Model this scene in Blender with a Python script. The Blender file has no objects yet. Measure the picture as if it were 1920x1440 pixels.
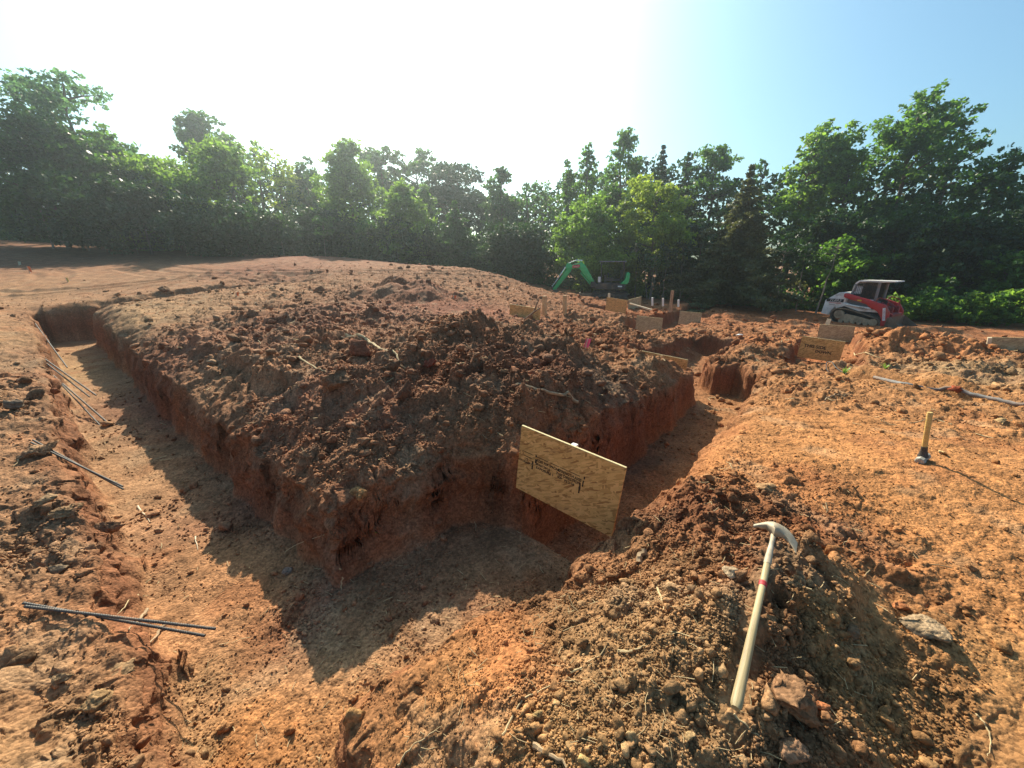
import bpy, bmesh, math, random
import numpy as np
from mathutils import Vector, Matrix

# ------------------------------------------------------------------ camera, sky, sun
SC = bpy.context.scene
COL = SC.collection
EYE = 2.15
PITCH = math.radians(17.5)
FPX = 721.0                      # focal length in 1920-wide pixels
SUN_AZ, SUN_EL = math.radians(-16.0), math.radians(36.0)

cam = bpy.data.cameras.new('camera')
cam.sensor_width = 36.0
cam.lens = 36.0 * FPX / 1920.0
cam.clip_start = 0.05
cam.clip_end = 2000.0
camo = bpy.data.objects.new('camera', cam)
camo.location = (0, 0, EYE)
camo.rotation_euler = (math.pi / 2 - PITCH, 0, 0)
COL.objects.link(camo)
SC.camera = camo

w = bpy.data.worlds.new('World')
SC.world = w
w.use_nodes = True
wn = w.node_tree
sky = wn.nodes.new('ShaderNodeTexSky')
sky.sky_type = 'NISHITA'
sky.sun_disc = False
sky.sun_elevation = SUN_EL
sky.sun_rotation = SUN_AZ
sky.air_density = 1.0
sky.dust_density = 2.8
sky.ozone_density = 3.0
tint = wn.nodes.new('ShaderNodeMix'); tint.data_type = 'RGBA'; tint.blend_type = 'MULTIPLY'
tint.inputs[0].default_value = 1.0; tint.inputs[7].default_value = (.74, 1.02, 1.0, 1)
wn.links.new(sky.outputs['Color'], tint.inputs[6])
wn.links.new(tint.outputs[2], wn.nodes['Background'].inputs['Color'])
wn.nodes['Background'].inputs['Strength'].default_value = 0.10

S = Vector((math.sin(SUN_AZ) * math.cos(SUN_EL), math.cos(SUN_AZ) * math.cos(SUN_EL), math.sin(SUN_EL)))
sl = bpy.data.lights.new('sun', 'SUN')
sl.energy = 5.0
sl.angle = math.radians(0.6)
sl.color = (1.0, 0.89, 0.71)
so = bpy.data.objects.new('sun', sl)
so.rotation_euler = S.to_track_quat('Z', 'Y').to_euler()
COL.objects.link(so)

SC.view_settings.view_transform = 'Standard'
SC.view_settings.look = 'None'
SC.view_settings.exposure = 0.85
SC.view_settings.gamma = 1.0
SC.cycles.use_denoising = True
SC.cycles.max_bounces = 6
SC.cycles.diffuse_bounces = 3
SC.cycles.transmission_bounces = 4
SC.cycles.transparent_max_bounces = 6
SC.cycles.volume_bounces = 0

rng = np.random.default_rng(7)
R = random.Random(11)
CP, SP = math.cos(PITCH), math.sin(PITCH)

# ------------------------------------------------------------------ helpers: rays, noise
def ray(px, py):
    r = (px - 960.0) / FPX
    u = (720.0 - py) / FPX
    return np.array([r, CP + u * SP, u * CP - SP])

def at_z(px, py, z):
    d = ray(px, py)
    t = (EYE - z) / -d[2]
    return np.array([d[0] * t, d[1] * t, z])

def at_fwd(px, py, fwd):
    d = ray(px, py)
    t = fwd / d[1]
    return np.array([d[0] * t, fwd, EYE + d[2] * t])

def _hash(ix, iy, seed):
    h = (ix.astype(np.int64) * 374761393 + iy.astype(np.int64) * 668265263 + seed * 974634521) & 0xffffffff
    h = ((h ^ (h >> 13)) * 1274126177) & 0xffffffff
    h = ((h ^ (h >> 16)) * 2246822519) & 0xffffffff
    return h ^ (h >> 15)

def h01(ix, iy, seed):
    return (_hash(ix, iy, seed) & 0xffffff) / float(0x1000000)

def vnoise(x, y, seed):
    """gradient noise about -1..1"""
    ix = np.floor(x); iy = np.floor(y)
    fx = x - ix; fy = y - iy
    ix = ix.astype(np.int64); iy = iy.astype(np.int64)
    u = fx * fx * fx * (fx * (fx * 6 - 15) + 10)
    v = fy * fy * fy * (fy * (fy * 6 - 15) + 10)
    out = 0
    for dx in (0, 1):
        for dy in (0, 1):
            a = h01(ix + dx, iy + dy, seed) * 6.2831853
            g = np.cos(a) * (fx - dx) + np.sin(a) * (fy - dy)
            out = out + g * (u if dx else 1 - u) * (v if dy else 1 - v)
    return out * 1.5

def fbm(x, y, seed, octv=4, gain=0.5):
    s = 0; a = 1.0
    for o in range(octv):
        s = s + a * vnoise(x * 2 ** o + 17.3 * o, y * 2 ** o - 9.1 * o, seed + o * 13)
        a *= gain
    return s

def clod(x, y, s, seed, prob=0.7):
    """half buried lumps of size ~s"""
    wx = x + 0.35 * s * vnoise(x / s * 2.1, y / s * 2.1, seed + 5)
    wy = y + 0.35 * s * vnoise(x / s * 2.1 + 40, y / s * 2.1, seed + 6)
    gx = wx / s; gy = wy / s
    ix = np.floor(gx).astype(np.int64); iy = np.floor(gy).astype(np.int64)
    best = np.zeros_like(gx)
    for dx in (-1, 0, 1):
        for dy in (-1, 0, 1):
            cx = ix + dx; cy = iy + dy
            px = cx + 0.15 + 0.7 * h01(cx, cy, seed)
            py = cy + 0.15 + 0.7 * h01(cx, cy, seed + 1)
            rr = 0.18 + 0.42 * h01(cx, cy, seed + 2) ** 1.5
            on = h01(cx, cy, seed + 3) < prob
            d2 = (gx - px) ** 2 + (gy - py) ** 2
            tilt = 0.35 * ((gx - px) * (h01(cx, cy, seed + 4) - .5) + (gy - py) * (h01(cx, cy, seed + 7) - .5))
            b = np.sqrt(np.maximum(rr * rr - d2, 0)) * (0.75 + 0.5 * h01(cx, cy, seed + 8))
            b = np.where(b > 0, np.maximum(b + tilt, 0), 0)
            best = np.maximum(best, np.where(on, b, 0))
    return best * s

def sstep(a, b, x):
    t = np.clip((x - a) / (b - a), 0, 1)
    return t * t * (3 - 2 * t)

# ------------------------------------------------------------------ the site plan
# trench axes: A runs away to the right, B runs away to the left
AX = np.array([0.636, 0.772]); BX = np.array([-0.772, 0.636])
def ab(x, y):
    return x * AX[0] + y * AX[1], x * BX[0] + y * BX[1]
def xy(a, b):
    return a * AX[0] + b * BX[0], a * AX[1] + b * BX[1]

def Z(px, py, z): return tuple(at_z(px, py, z))
def F(px, py, f): return tuple(at_fwd(px, py, f))
CTRL = [Z(0,1440,.45), Z(150,1300,.45), Z(150,1150,.46), Z(40,1000,.5), Z(50,850,.52), Z(20,700,.62), Z(0,620,.85),
        F(60,575,10.9), F(0,560,13.2), F(250,553,12.6), F(0,500,21), F(0,450,32), F(300,500,20), F(300,464,36),
        F(600,480,26), F(600,522,15), F(480,546,11.8), F(150,480,26),
        Z(300,650,.95), Z(220,600,1.0), Z(400,640,1.0), Z(450,700,.95), Z(600,800,.97), Z(800,800,1.0), Z(900,790,.98),
        Z(600,920,.8), Z(620,985,.58), Z(545,945,.72), Z(850,900,.8), Z(970,800,.97), Z(1100,790,.78), Z(1280,705,.42),
        Z(1000,720,.95), Z(700,620,1.1), Z(780,960,.58), Z(700,1020,.42),
        Z(1175,890,.80), Z(1290,845,.60), Z(1410,748,.44), Z(1350,790,.52), Z(1100,1030,.52), Z(1000,1085,.56), Z(1150,1010,.58), Z(640,1410,.36), Z(760,1290,.50), Z(860,1200,.60), Z(940,1130,.62), Z(1000,1300,.72),
        Z(900,1440,.62), Z(1100,1440,.78), Z(840,1310,.60), Z(760,1440,.50),
        Z(1440,1000,.87), Z(1330,1070,.87), Z(1400,1150,.85), Z(1300,1220,.85), Z(1360,1340,.80), Z(1230,1120,.79), Z(1300,940,.72), Z(1520,1120,.76), Z(1640,1080,.63), Z(1640,1220,.59), Z(1650,1330,.56), Z(1680,1440,.53),
        Z(1728,870,.65), Z(1900,1000,.62), Z(1900,1400,.55), Z(1600,900,.65), Z(1750,1150,.6), Z(1500,780,.5), Z(1650,720,.44), Z(1900,765,.48),
        Z(1800,650,.33), Z(1545,700,.2), F(1610,607,17.6), F(1900,614,18), F(1700,640,12), F(1400,580,22), F(1140,557,25), F(1000,547,24),
        F(1217,622,13), F(1000,602,10), F(1100,640,8), F(850,562,12), F(880,503,22), F(960,523,23), F(760,556,13), F(1300,600,17),
        (0,0,.62), (0,-3,.6), (-1.2,.3,.4), (-2.5,-1,.45), (3,0,.55), (4,-4,.5), (-5,-4,.6), (-6,1,.6), (8,2,.45), (14,4,.1), (20,8,-.5),
        (-60,45,5.5), (-40,70,5), (0,60,1.6), (10,45,.0), (35,35,-1.2), (50,20,-1.3), (60,60,-1), (-30,5,2.0), (-20,-10,1.2), (20,-12,.2), (0,-25,.6),
        (90,0,-1), (-90,0,4), (0,120,2), (0,-90,.5)]
CTRL = np.array(CTRL)
def _rbf_fit(P, val, smooth):
    d = np.sqrt(((P[:, None, :] - P[None]) ** 2).sum(-1) + 0.05)
    n = len(P)
    M = np.zeros((n + 1, n + 1)); M[:n, :n] = -d + np.eye(n) * smooth; M[:n, n] = 1; M[n, :n] = 1
    return np.linalg.solve(M, np.concatenate([val, [0]]))
RW = _rbf_fit(CTRL[:, :2], CTRL[:, 2], 0.06)
def base_h(x, y):
    out = np.full(x.shape, RW[-1])
    for i in range(len(CTRL)):
        out -= RW[i] * np.sqrt((x - CTRL[i, 0]) ** 2 + (y - CTRL[i, 1]) ** 2 + 0.05)
    return out

# spoil heaps (px, py, radius x, radius y, height) on rays to the ground
HEAPS = [(640,770,1.9,1.5,-.22),(890,655,.8,.7,.38),(1000,660,.8,.5,.30),(1055,678,.45,.4,.2),(800,668,.75,.6,.18),(760,562,1.5,1.1,.65),(560,640,.8,.5,.16),(430,690,.6,.4,.12),
         (1180,650,.9,.5,.22),(1240,692,.7,.35,.16),(1330,640,1.0,.5,.22),(1430,665,1.0,.5,.2),(1480,615,1.4,.6,.25),(1380,600,1.5,.7,.25),(1170,606,1.1,.5,.25),
         (1080,603,.9,.5,.2),(1290,578,1.4,.7,.25),(1640,640,1.3,.6,.3),(1720,655,1.4,.6,.34),(1850,690,1.0,.35,.12),(1580,690,.5,.35,.2),(1780,625,2.,.7,.25),
         (640,600,1.0,.6,.16),(980,735,.45,.4,.16),(1090,720,.6,.4,.1),(500,600,1.0,.5,.14),(700,700,.45,.3,.1),(1430,700,.5,.35,.14)]
HP = []
for px, py, rx, ry, h in HEAPS:
    d = ray(px, py); ts = np.linspace(1, 40, 800)
    xs, ys, zs = d[0] * ts, d[1] * ts, EYE + d[2] * ts
    below = np.nonzero(zs < base_h(xs, ys))[0]
    t = ts[below[0]] if len(below) else 20
    HP.append((d[0] * t, d[1] * t, rx, ry, h))

def poly_sd(a, b, P):
    """signed distance, negative inside"""
    d = np.full(a.shape, 1e9); inside = np.zeros(a.shape, bool)
    n = len(P)
    for i in range(n):
        ax, ay = P[i]; bx, by = P[(i + 1) % n]
        ex, ey = bx - ax, by - ay
        wx, wy = a - ax, b - ay
        t = np.clip((wx * ex + wy * ey) / (ex * ex + ey * ey + 1e-12), 0, 1)
        d = np.minimum(d, (wx - ex * t) ** 2 + (wy - ey * t) ** 2)
        c = ((ay > b) != (by > b)) & (a < (bx - ax) * (b - ay) / (by - ay + 1e-12) + ax)
        inside ^= c
    d = np.sqrt(d)
    return np.where(inside, -d, d)

MAIN = [(0.0,16.6),(0,8),(.02,3),(.0,1.3),(-.05,.75),(.02,.6),(.2,1.25),(.36,1.44),(.6,1.47),(.85,1.36),(1.25,1.15),(2.0,.84),(2.6,.76),(7.7,.78),(8.15,.9),(8.6,1.25),(8.35,1.6),(8.7,1.95),(12.,1.95),(12.,3.0),(7.7,3.0),(7.55,1.65),(2.14,1.62),(1.98,1.95),(1.80,2.15),(1.3,2.2),(.86,2.28),(.8,3.0),(.8,15.7),(5.5,15.9),(6,16.4)]
OTHERS = [([(9.6,-.6),(9.6,.45),(21,.45),(21,-.6)], -.12),
          ([(12.6,4.4),(12.6,5.4),(21,5.4),(21,4.4)], -.45),
          ([(14.2,-4.2),(14.2,-3.1),(19,-3.1),(19,-4.2)], -.25),
          ([(16.2,5.2),(16.2,6.0),(30,6.0),(30,5.2)], -.7),
          ([(15.6,5.6),(15.6,8.6),(16.8,8.6),(16.8,5.6)], -.15)]

def cone_w(x, y, px, py, z, rad):
    p = at_z(px, py, z)
    return np.exp(-((x - p[0]) ** 2 + (y - p[1]) ** 2) / (rad * rad))

# surface character: (px, py, z, colour, roughness, gravel density)
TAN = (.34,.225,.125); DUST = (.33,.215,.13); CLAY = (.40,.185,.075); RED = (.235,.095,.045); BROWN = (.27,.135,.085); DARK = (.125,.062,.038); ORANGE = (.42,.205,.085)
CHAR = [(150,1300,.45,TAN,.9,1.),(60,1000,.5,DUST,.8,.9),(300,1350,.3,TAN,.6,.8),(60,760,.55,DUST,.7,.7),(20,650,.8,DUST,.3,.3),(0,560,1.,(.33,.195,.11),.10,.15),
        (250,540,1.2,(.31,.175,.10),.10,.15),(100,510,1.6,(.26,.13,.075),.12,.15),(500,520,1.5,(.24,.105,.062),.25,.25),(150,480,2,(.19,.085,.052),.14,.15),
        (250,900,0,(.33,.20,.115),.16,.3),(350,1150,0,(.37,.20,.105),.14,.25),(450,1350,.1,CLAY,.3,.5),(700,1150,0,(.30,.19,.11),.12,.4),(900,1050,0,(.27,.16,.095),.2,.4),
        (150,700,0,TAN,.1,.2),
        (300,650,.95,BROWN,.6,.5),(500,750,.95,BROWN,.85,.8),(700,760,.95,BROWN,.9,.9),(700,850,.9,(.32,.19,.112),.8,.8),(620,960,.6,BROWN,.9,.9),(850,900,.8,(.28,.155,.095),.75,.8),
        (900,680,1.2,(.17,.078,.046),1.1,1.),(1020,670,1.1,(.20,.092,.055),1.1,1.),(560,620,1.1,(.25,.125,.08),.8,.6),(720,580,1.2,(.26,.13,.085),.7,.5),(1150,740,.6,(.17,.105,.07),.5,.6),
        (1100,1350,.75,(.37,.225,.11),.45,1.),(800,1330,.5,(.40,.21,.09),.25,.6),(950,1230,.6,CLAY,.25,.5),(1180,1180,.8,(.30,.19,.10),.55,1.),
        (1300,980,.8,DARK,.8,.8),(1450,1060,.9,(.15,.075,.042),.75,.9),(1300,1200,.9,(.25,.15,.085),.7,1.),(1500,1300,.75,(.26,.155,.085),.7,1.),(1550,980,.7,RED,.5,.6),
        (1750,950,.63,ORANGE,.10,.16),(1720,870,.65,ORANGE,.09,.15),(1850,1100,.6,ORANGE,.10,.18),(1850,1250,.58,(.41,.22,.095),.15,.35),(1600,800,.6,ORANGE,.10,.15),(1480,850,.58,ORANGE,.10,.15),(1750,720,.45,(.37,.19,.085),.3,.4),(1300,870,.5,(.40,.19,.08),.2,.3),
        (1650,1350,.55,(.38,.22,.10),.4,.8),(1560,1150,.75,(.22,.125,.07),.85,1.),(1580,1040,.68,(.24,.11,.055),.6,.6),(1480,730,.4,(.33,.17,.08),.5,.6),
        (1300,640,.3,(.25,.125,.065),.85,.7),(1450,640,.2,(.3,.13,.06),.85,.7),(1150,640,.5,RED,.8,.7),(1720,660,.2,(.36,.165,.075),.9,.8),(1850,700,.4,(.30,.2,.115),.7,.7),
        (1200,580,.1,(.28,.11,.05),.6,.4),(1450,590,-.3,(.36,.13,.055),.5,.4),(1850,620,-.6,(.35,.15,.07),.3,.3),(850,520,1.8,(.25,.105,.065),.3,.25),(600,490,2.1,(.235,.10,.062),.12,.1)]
CH_P = np.array([at_z(c[0], c[1], min(c[2], EYE + (ray(c[0], c[1])[2] * 26 / ray(c[0], c[1])[1]) if False else c[2]))[:2] for c in CHAR])
for _i, c in enumerate(CHAR):          # rays near the horizon: clamp the distance
    if CH_P[_i, 1] > 26 or CH_P[_i, 1] < 0:
        CH_P[_i] = at_fwd(c[0], c[1], 26)[:2]
CH_V = np.array([list(c[3]) + [c[4], c[5]] for c in CHAR])

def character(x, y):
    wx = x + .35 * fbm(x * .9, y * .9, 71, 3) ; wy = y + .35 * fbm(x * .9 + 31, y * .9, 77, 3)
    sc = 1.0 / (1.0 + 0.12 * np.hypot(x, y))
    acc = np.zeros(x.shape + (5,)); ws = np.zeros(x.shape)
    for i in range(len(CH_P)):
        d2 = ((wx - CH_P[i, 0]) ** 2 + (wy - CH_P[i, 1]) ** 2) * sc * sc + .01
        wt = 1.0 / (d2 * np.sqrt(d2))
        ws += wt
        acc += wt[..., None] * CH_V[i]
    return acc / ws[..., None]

def ground_h(x, y, full=True):
    """height of the site; full also returns colour, roughness, gravel density and wall mask"""
    x = np.asarray(x, float); y = np.asarray(y, float)
    r = np.hypot(x, y)
    ch = character(x, y)
    rough = ch[..., 3]
    g = base_h(x, y)
    for hx, hy, rx, ry, h in HP:
        q = ((x - hx) / rx) ** 2 + ((y - hy) / ry) ** 2
        g = g + h * np.exp(-q * 1.1) * (1 + .5 * vnoise(x * 1.7 / rx, y * 1.7 / ry, 3))
    near = 1.0 / (1.0 + (r / 28.0) ** 4)
    g = g + near * rough * (.10 * fbm(x * 1.1, y * 1.1, 21, 3) + .055 * fbm(x * 3.1, y * 3.1, 25, 3))
    g = g + .02 * fbm(x * .8, y * .8, 28, 2) * near
    # trenches
    a, b = ab(x, y)
    sdn = .07 * fbm(x * 1.3, y * 1.3, 41, 2) + .05 * vnoise(x * 3.6, y * 3.6, 45) + .008 * vnoise(x * 10, y * 10, 47)
    wall = np.zeros_like(x); depthf = np.zeros_like(x)
    reg = r < 34
    A, B = a[reg], b[reg]
    sd = poly_sd(A, B, MAIN) + sdn[reg]
    ww = np.full(A.shape, .13)
    ww = np.where((B < 1.62) & (A > .1), .09 + .11 * sstep(2.2, 1.1, A), ww)
    ww = np.where(A < .05, .24, ww)
    ww = np.where((A > .5) & (B > 1.5), .13, ww)
    flo = .0 - .40 * sstep(2.05, 2.5, A) * sstep(3.4, 2.6, B) + .03 * fbm(A * 1.2, B * 1.2, 51, 3)
    f = sstep(0, 1, sd / ww)
    f = .8 * f + .2 * sstep(0, 1, sd / (ww * 4))          # a little crumbling at the lip
    gg = g[reg]
    sdp = np.maximum(sd, 0)
    isl = sstep(.55, .9, A) * sstep(1.5, 1.9, B) * sstep(9.5, 8., A)
    gg = gg - .10 * isl * np.exp(-sdp / .22)                       # rounded, crumbled rim
    wc = sstep(.5, .7, A) * (B > 1.5) * sstep(9.0, 7.0, A) * (sd > -.3)
    rim = .60 + .10 * sstep(.85, 1.2, A) * sstep(3.6, 2.8, B) + .034 * np.clip(B - 2.6, 0, 12) + .24 * sstep(1.9, 2.4, A) * sstep(3.0, 2.3, B) - .05 * np.clip(A - 2.5, 0, 9) * sstep(4, 2.5, B)
    lim = rim + .02 + .17 * np.maximum(sdp - .15, 0) + .22 * sstep(.55, .8, sdp + .10 * fbm(A * 1.7, B * 1.7, 58, 2)) + .07 * fbm(A * 2.2, B * 2.2, 57, 3)
    gg = gg - wc * np.maximum(0, gg - lim) * sstep(2.4, 1.4, sdp)
    flo = np.minimum(flo, gg)
    new = flo + (gg - flo) * f
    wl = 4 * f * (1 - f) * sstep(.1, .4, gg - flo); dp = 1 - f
    for P, fz in OTHERS:
        sd = poly_sd(A, B, P) + sdn[reg]
        f2 = sstep(0, .16, sd)
        fl2 = np.minimum(fz + .03 * fbm(A * 1.2, B * 1.2, 53, 2), new)
        wl = np.maximum(wl, 4 * f2 * (1 - f2)); dp = np.maximum(dp, 1 - f2)
        new = fl2 + (new - fl2) * f2
    g[reg] = new; wall[reg] = wl; depthf[reg] = dp
    # a shallow gully behind the pipe
    p0 = at_z(1560, 690, .42); p1 = at_z(1960, 778, .48)
    ex, ey = p1[0] - p0[0], p1[1] - p0[1]; L = math.hypot(ex, ey); nx, ny = -ey / L, ex / L
    s = ((x - p0[0]) * ex + (y - p0[1]) * ey) / L
    q = (x - p0[0]) * nx + (y - p0[1]) * ny
    if nx * p0[0] + ny * p0[1] < 0: q = -q
    q = q + .05 * vnoise(s * 3, q * 0, 61)
    gl = sstep(-.2, .2, s) * sstep(L + 4, L + 2, s)
    g = g - gl * .16 * np.exp(-((q - .16) / .13) ** 2) + gl * .14 * np.exp(-((q - .55) / .28) ** 2) * (1 + vnoise(s * 1.5, q, 62))
    # dug walls: scraped grooves
    g = g + wall * .03 * fbm(x * 7, y * 7, 65, 3)
    amp = near * rough * (1 - .85 * depthf * (1 - np.minimum(wall, 1) * .8))
    det = amp * (clod(x, y, .34, 81, .45) * .62 + clod(x, y, .17, 91, .6) * .75)
    m = r < 16
    if m.any():
        det[m] += (amp[m] + .10) * clod(x[m], y[m], .085, 101, .6) * .75
    m = r < 9
    if m.any():
        det[m] += (amp[m] * .7 + .22) * clod(x[m], y[m], .042, 111, .6) * .7
        det[m] += (.5 + amp[m]) * .010 * fbm(x[m] * 14, y[m] * 14, 115, 3)
    g = g + det
    # the mattock handle lies bedded on the mound
    mp0, mp1 = at_z(1379, 1328, .86), at_z(1452, 996, .93)
    dx_, dy_ = mp1[0] - mp0[0], mp1[1] - mp0[1]; ll = dx_ * dx_ + dy_ * dy_
    tt = ((x - mp0[0]) * dx_ + (y - mp0[1]) * dy_) / ll
    off = np.abs((x - mp0[0]) * dy_ - (y - mp0[1]) * dx_) / math.sqrt(ll)
    lz = mp0[2] + (mp1[2] - mp0[2]) * tt - .018
    k2 = sstep(.085, .03, off) * sstep(-.06, 0, tt) * sstep(1.02, .9, tt)
    g = g - k2 * np.maximum(0, g - lz)
    # ruts left by machines turning on the pad
    rm = near * sstep(9, 12, r) * (y > 6) * (x < 1)
    for cx, cy, rad0 in ((-24, 13, 5.5), (-20, 22, 9.0), (-10, 30, 13.0), (-30, 26, 7.0)):
        dd = np.abs(np.hypot(x - cx, y - cy) - rad0)
        for off_ in (0, .9):
            g = g - rm * .06 * np.exp(-((dd - off_) / .16) ** 2) + rm * .04 * np.exp(-((dd - off_ - .3) / .12) ** 2)
    # tyre and track marks over the graded pad and the compacted ground
    sm = np.clip(1 - rough * 3.2, 0, 1) * near
    g = g + sm * .012 * np.sin(a * 14 + 2.2 * fbm(x * .6, y * .6, 121, 2)) * sstep(-.1, .5, fbm(x * .5, y * .5, 123, 2))
    if not full:
        return g
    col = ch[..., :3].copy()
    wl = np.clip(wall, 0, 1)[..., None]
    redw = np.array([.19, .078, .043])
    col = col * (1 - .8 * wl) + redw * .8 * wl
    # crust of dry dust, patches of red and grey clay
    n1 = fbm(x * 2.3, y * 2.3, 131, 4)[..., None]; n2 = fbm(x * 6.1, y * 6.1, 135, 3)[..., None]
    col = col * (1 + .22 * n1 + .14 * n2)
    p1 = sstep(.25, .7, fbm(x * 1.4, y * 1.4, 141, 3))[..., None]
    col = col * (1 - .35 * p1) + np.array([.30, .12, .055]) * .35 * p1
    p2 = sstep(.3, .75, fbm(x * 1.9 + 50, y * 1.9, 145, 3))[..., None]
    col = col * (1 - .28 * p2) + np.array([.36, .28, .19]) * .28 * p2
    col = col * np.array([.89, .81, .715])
    return g, np.clip(col, .01, .7), rough, ch[..., 4], wl[..., 0], depthf

def hit(px, py, tmin=.6, tmax=60):
    """where the line of sight through a photo pixel meets the ground"""
    d = ray(px, py)
    ts = np.exp(np.linspace(math.log(tmin), math.log(tmax), 1600))
    x, y, z = d[0] * ts, d[1] * ts, EYE + d[2] * ts
    below = np.nonzero(z < ground_h(x, y, False))[0]
    i = below[0] if len(below) else len(ts) - 1
    return Vector((x[i], y[i], z[i]))

def gz(x, y):
    return float(ground_h(np.array([x]), np.array([y]), False)[0])

# ------------------------------------------------------------------ materials
def new_mat(name):
    m = bpy.data.materials.new(name); m.use_nodes = True
    nt = m.node_tree
    return m, nt, nt.nodes['Principled BSDF']

def N(nt, t, **kw):
    n = nt.nodes.new(t)
    for k, v in kw.items():
        if k in n.inputs: n.inputs[k].default_value = v
        else: setattr(n, k, v)
    return n

def plain(name, col, rough=.6, metal=0., var=.25, scale=8., bump=.0, spec=.4, dirt=0., dirtcol=(.25,.13,.07)):
    m, nt, b = new_mat(name)
    tc = N(nt, 'ShaderNodeTexCoord')
    no = N(nt, 'ShaderNodeTexNoise', Scale=scale, Detail=6., Roughness=.65)
    nt.links.new(tc.outputs['Object'], no.inputs['Vector'])
    mr = N(nt, 'ShaderNodeMapRange')
    mr.inputs['From Min'].default_value = .3; mr.inputs['From Max'].default_value = .7
    mr.inputs['To Min'].default_value = 1 - var; mr.inputs['To Max'].default_value = 1 + var
    nt.links.new(no.outputs['Fac'], mr.inputs['Value'])
    mx = N(nt, 'ShaderNodeMix', data_type='RGBA', blend_type='MULTIPLY')
    mx.inputs[0].default_value = 1
    mx.inputs[6].default_value = (*col, 1)
    nt.links.new(mr.outputs[0], mx.inputs[7])
    out = mx.outputs[2]
    if dirt > 0:
        n2 = N(nt, 'ShaderNodeTexNoise', Scale=scale * .35, Detail=8., Roughness=.7)
        nt.links.new(tc.outputs['Object'], n2.inputs['Vector'])
        r2 = N(nt, 'ShaderNodeMapRange')
        r2.inputs['From Min'].default_value = .62 - dirt * .35; r2.inputs['From Max'].default_value = .72
        nt.links.new(n2.outputs['Fac'], r2.inputs['Value'])
        m2 = N(nt, 'ShaderNodeMix', data_type='RGBA')
        nt.links.new(r2.outputs[0], m2.inputs[0])
        nt.links.new(out, m2.inputs[6]); m2.inputs[7].default_value = (*dirtcol, 1)
        out = m2.outputs[2]
    nt.links.new(out, b.inputs['Base Color'])
    b.inputs['Roughness'].default_value = rough
    b.inputs['Metallic'].default_value = metal
    b.inputs['Specular IOR Level'].default_value = spec
    if bump:
        bp = N(nt, 'ShaderNodeBump', Strength=bump, Distance=.01)
        nt.links.new(no.outputs['Fac'], bp.inputs['Height'])
        nt.links.new(bp.outputs[0], b.inputs['Normal'])
    return m

def soil_material():
    m, nt, b = new_mat('clay_soil')
    at = N(nt, 'ShaderNodeAttribute'); at.attribute_name = 'soil'
    tc = N(nt, 'ShaderNodeNewGeometry')
    n1 = N(nt, 'ShaderNodeTexNoise', Scale=26., Detail=8., Roughness=.72)
    n2 = N(nt, 'ShaderNodeTexVoronoi', Scale=75.)
    n3 = N(nt, 'ShaderNodeTexNoise', Scale=5., Detail=6., Roughness=.65)
    for n in (n1, n2, n3): nt.links.new(tc.outputs['Position'], n.inputs['Vector'])
    def rng_(src, lo, hi, f0=.3, f1=.7):
        r_ = N(nt, 'ShaderNodeMapRange')
        r_.inputs['From Min'].default_value = f0; r_.inputs['From Max'].default_value = f1
        r_.inputs['To Min'].default_value = lo; r_.inputs['To Max'].default_value = hi
        nt.links.new(src, r_.inputs['Value']); return r_.outputs[0]
    hs = N(nt, 'ShaderNodeSeparateColor'); nt.links.new(n2.outputs['Color'], hs.inputs[0])
    def mul(cin, f):
        x_ = N(nt, 'ShaderNodeMix', data_type='RGBA', blend_type='MULTIPLY'); x_.inputs[0].default_value = 1
        nt.links.new(cin, x_.inputs[6]); nt.links.new(f, x_.inputs[7]); return x_.outputs[2]
    c = mul(at.outputs['Color'], rng_(n1.outputs['Fac'], .62, 1.42))
    c = mul(c, rng_(hs.outputs[0], .7, 1.32, 0, 1))
    c = mul(c, rng_(n3.outputs['Fac'], .85, 1.16))
    nt.links.new(c, b.inputs['Base Color'])
    b.inputs['Roughness'].default_value = .95
    b.inputs['Specular IOR Level'].default_value = .12
    ad = N(nt, 'ShaderNodeMath', operation='ADD')
    mm = N(nt, 'ShaderNodeMath', operation='MULTIPLY'); mm.inputs[1].default_value = -.5
    nt.links.new(n2.outputs['Distance'], mm.inputs[0])
    nt.links.new(n1.outputs['Fac'], ad.inputs[0]); nt.links.new(mm.outputs[0], ad.inputs[1])
    bp = N(nt, 'ShaderNodeBump', Strength=.7, Distance=.014)
    nt.links.new(ad.outputs[0], bp.inputs['Height'])
    nt.links.new(bp.outputs[0], b.inputs['Normal'])
    return m
SOIL = soil_material()

def tag(o, label=None, cat=None, group=None, kind=None):
    if label: o['label'] = label
    if cat: o['category'] = cat
    if group: o['group'] = group
    if kind: o['kind'] = kind
    return o

def np_mesh(name, V, Fq, mat, parent=None, smooth=False, colors=None, loc=None):
    """V (n,3), Fq (m,k) -> mesh object"""
    me = bpy.data.meshes.new(name)
    V = np.ascontiguousarray(V, np.float32); Fq = np.ascontiguousarray(Fq, np.int32)
    k = Fq.shape[1]
    me.vertices.add(len(V)); me.vertices.foreach_set('co', V.ravel())
    me.loops.add(Fq.size); me.loops.foreach_set('vertex_index', Fq.ravel())
    me.polygons.add(len(Fq)); me.polygons.foreach_set('loop_start', np.arange(0, Fq.size, k, dtype=np.int32))
    if smooth: me.polygons.foreach_set('use_smooth', np.ones(len(Fq), bool))
    if colors is not None:
        ca = me.color_attributes.new('soil', 'FLOAT_COLOR', 'POINT')
        c4 = np.ones((len(V), 4), np.float32); c4[:, :3] = colors
        ca.data.foreach_set('color', c4.ravel())
    me.update(calc_edges=True)
    if mat: me.materials.append(mat)
    o = bpy.data.objects.new(name, me)
    COL.objects.link(o)
    if parent: o.parent = parent
    if loc is not None: o.location = loc
    return o

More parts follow.
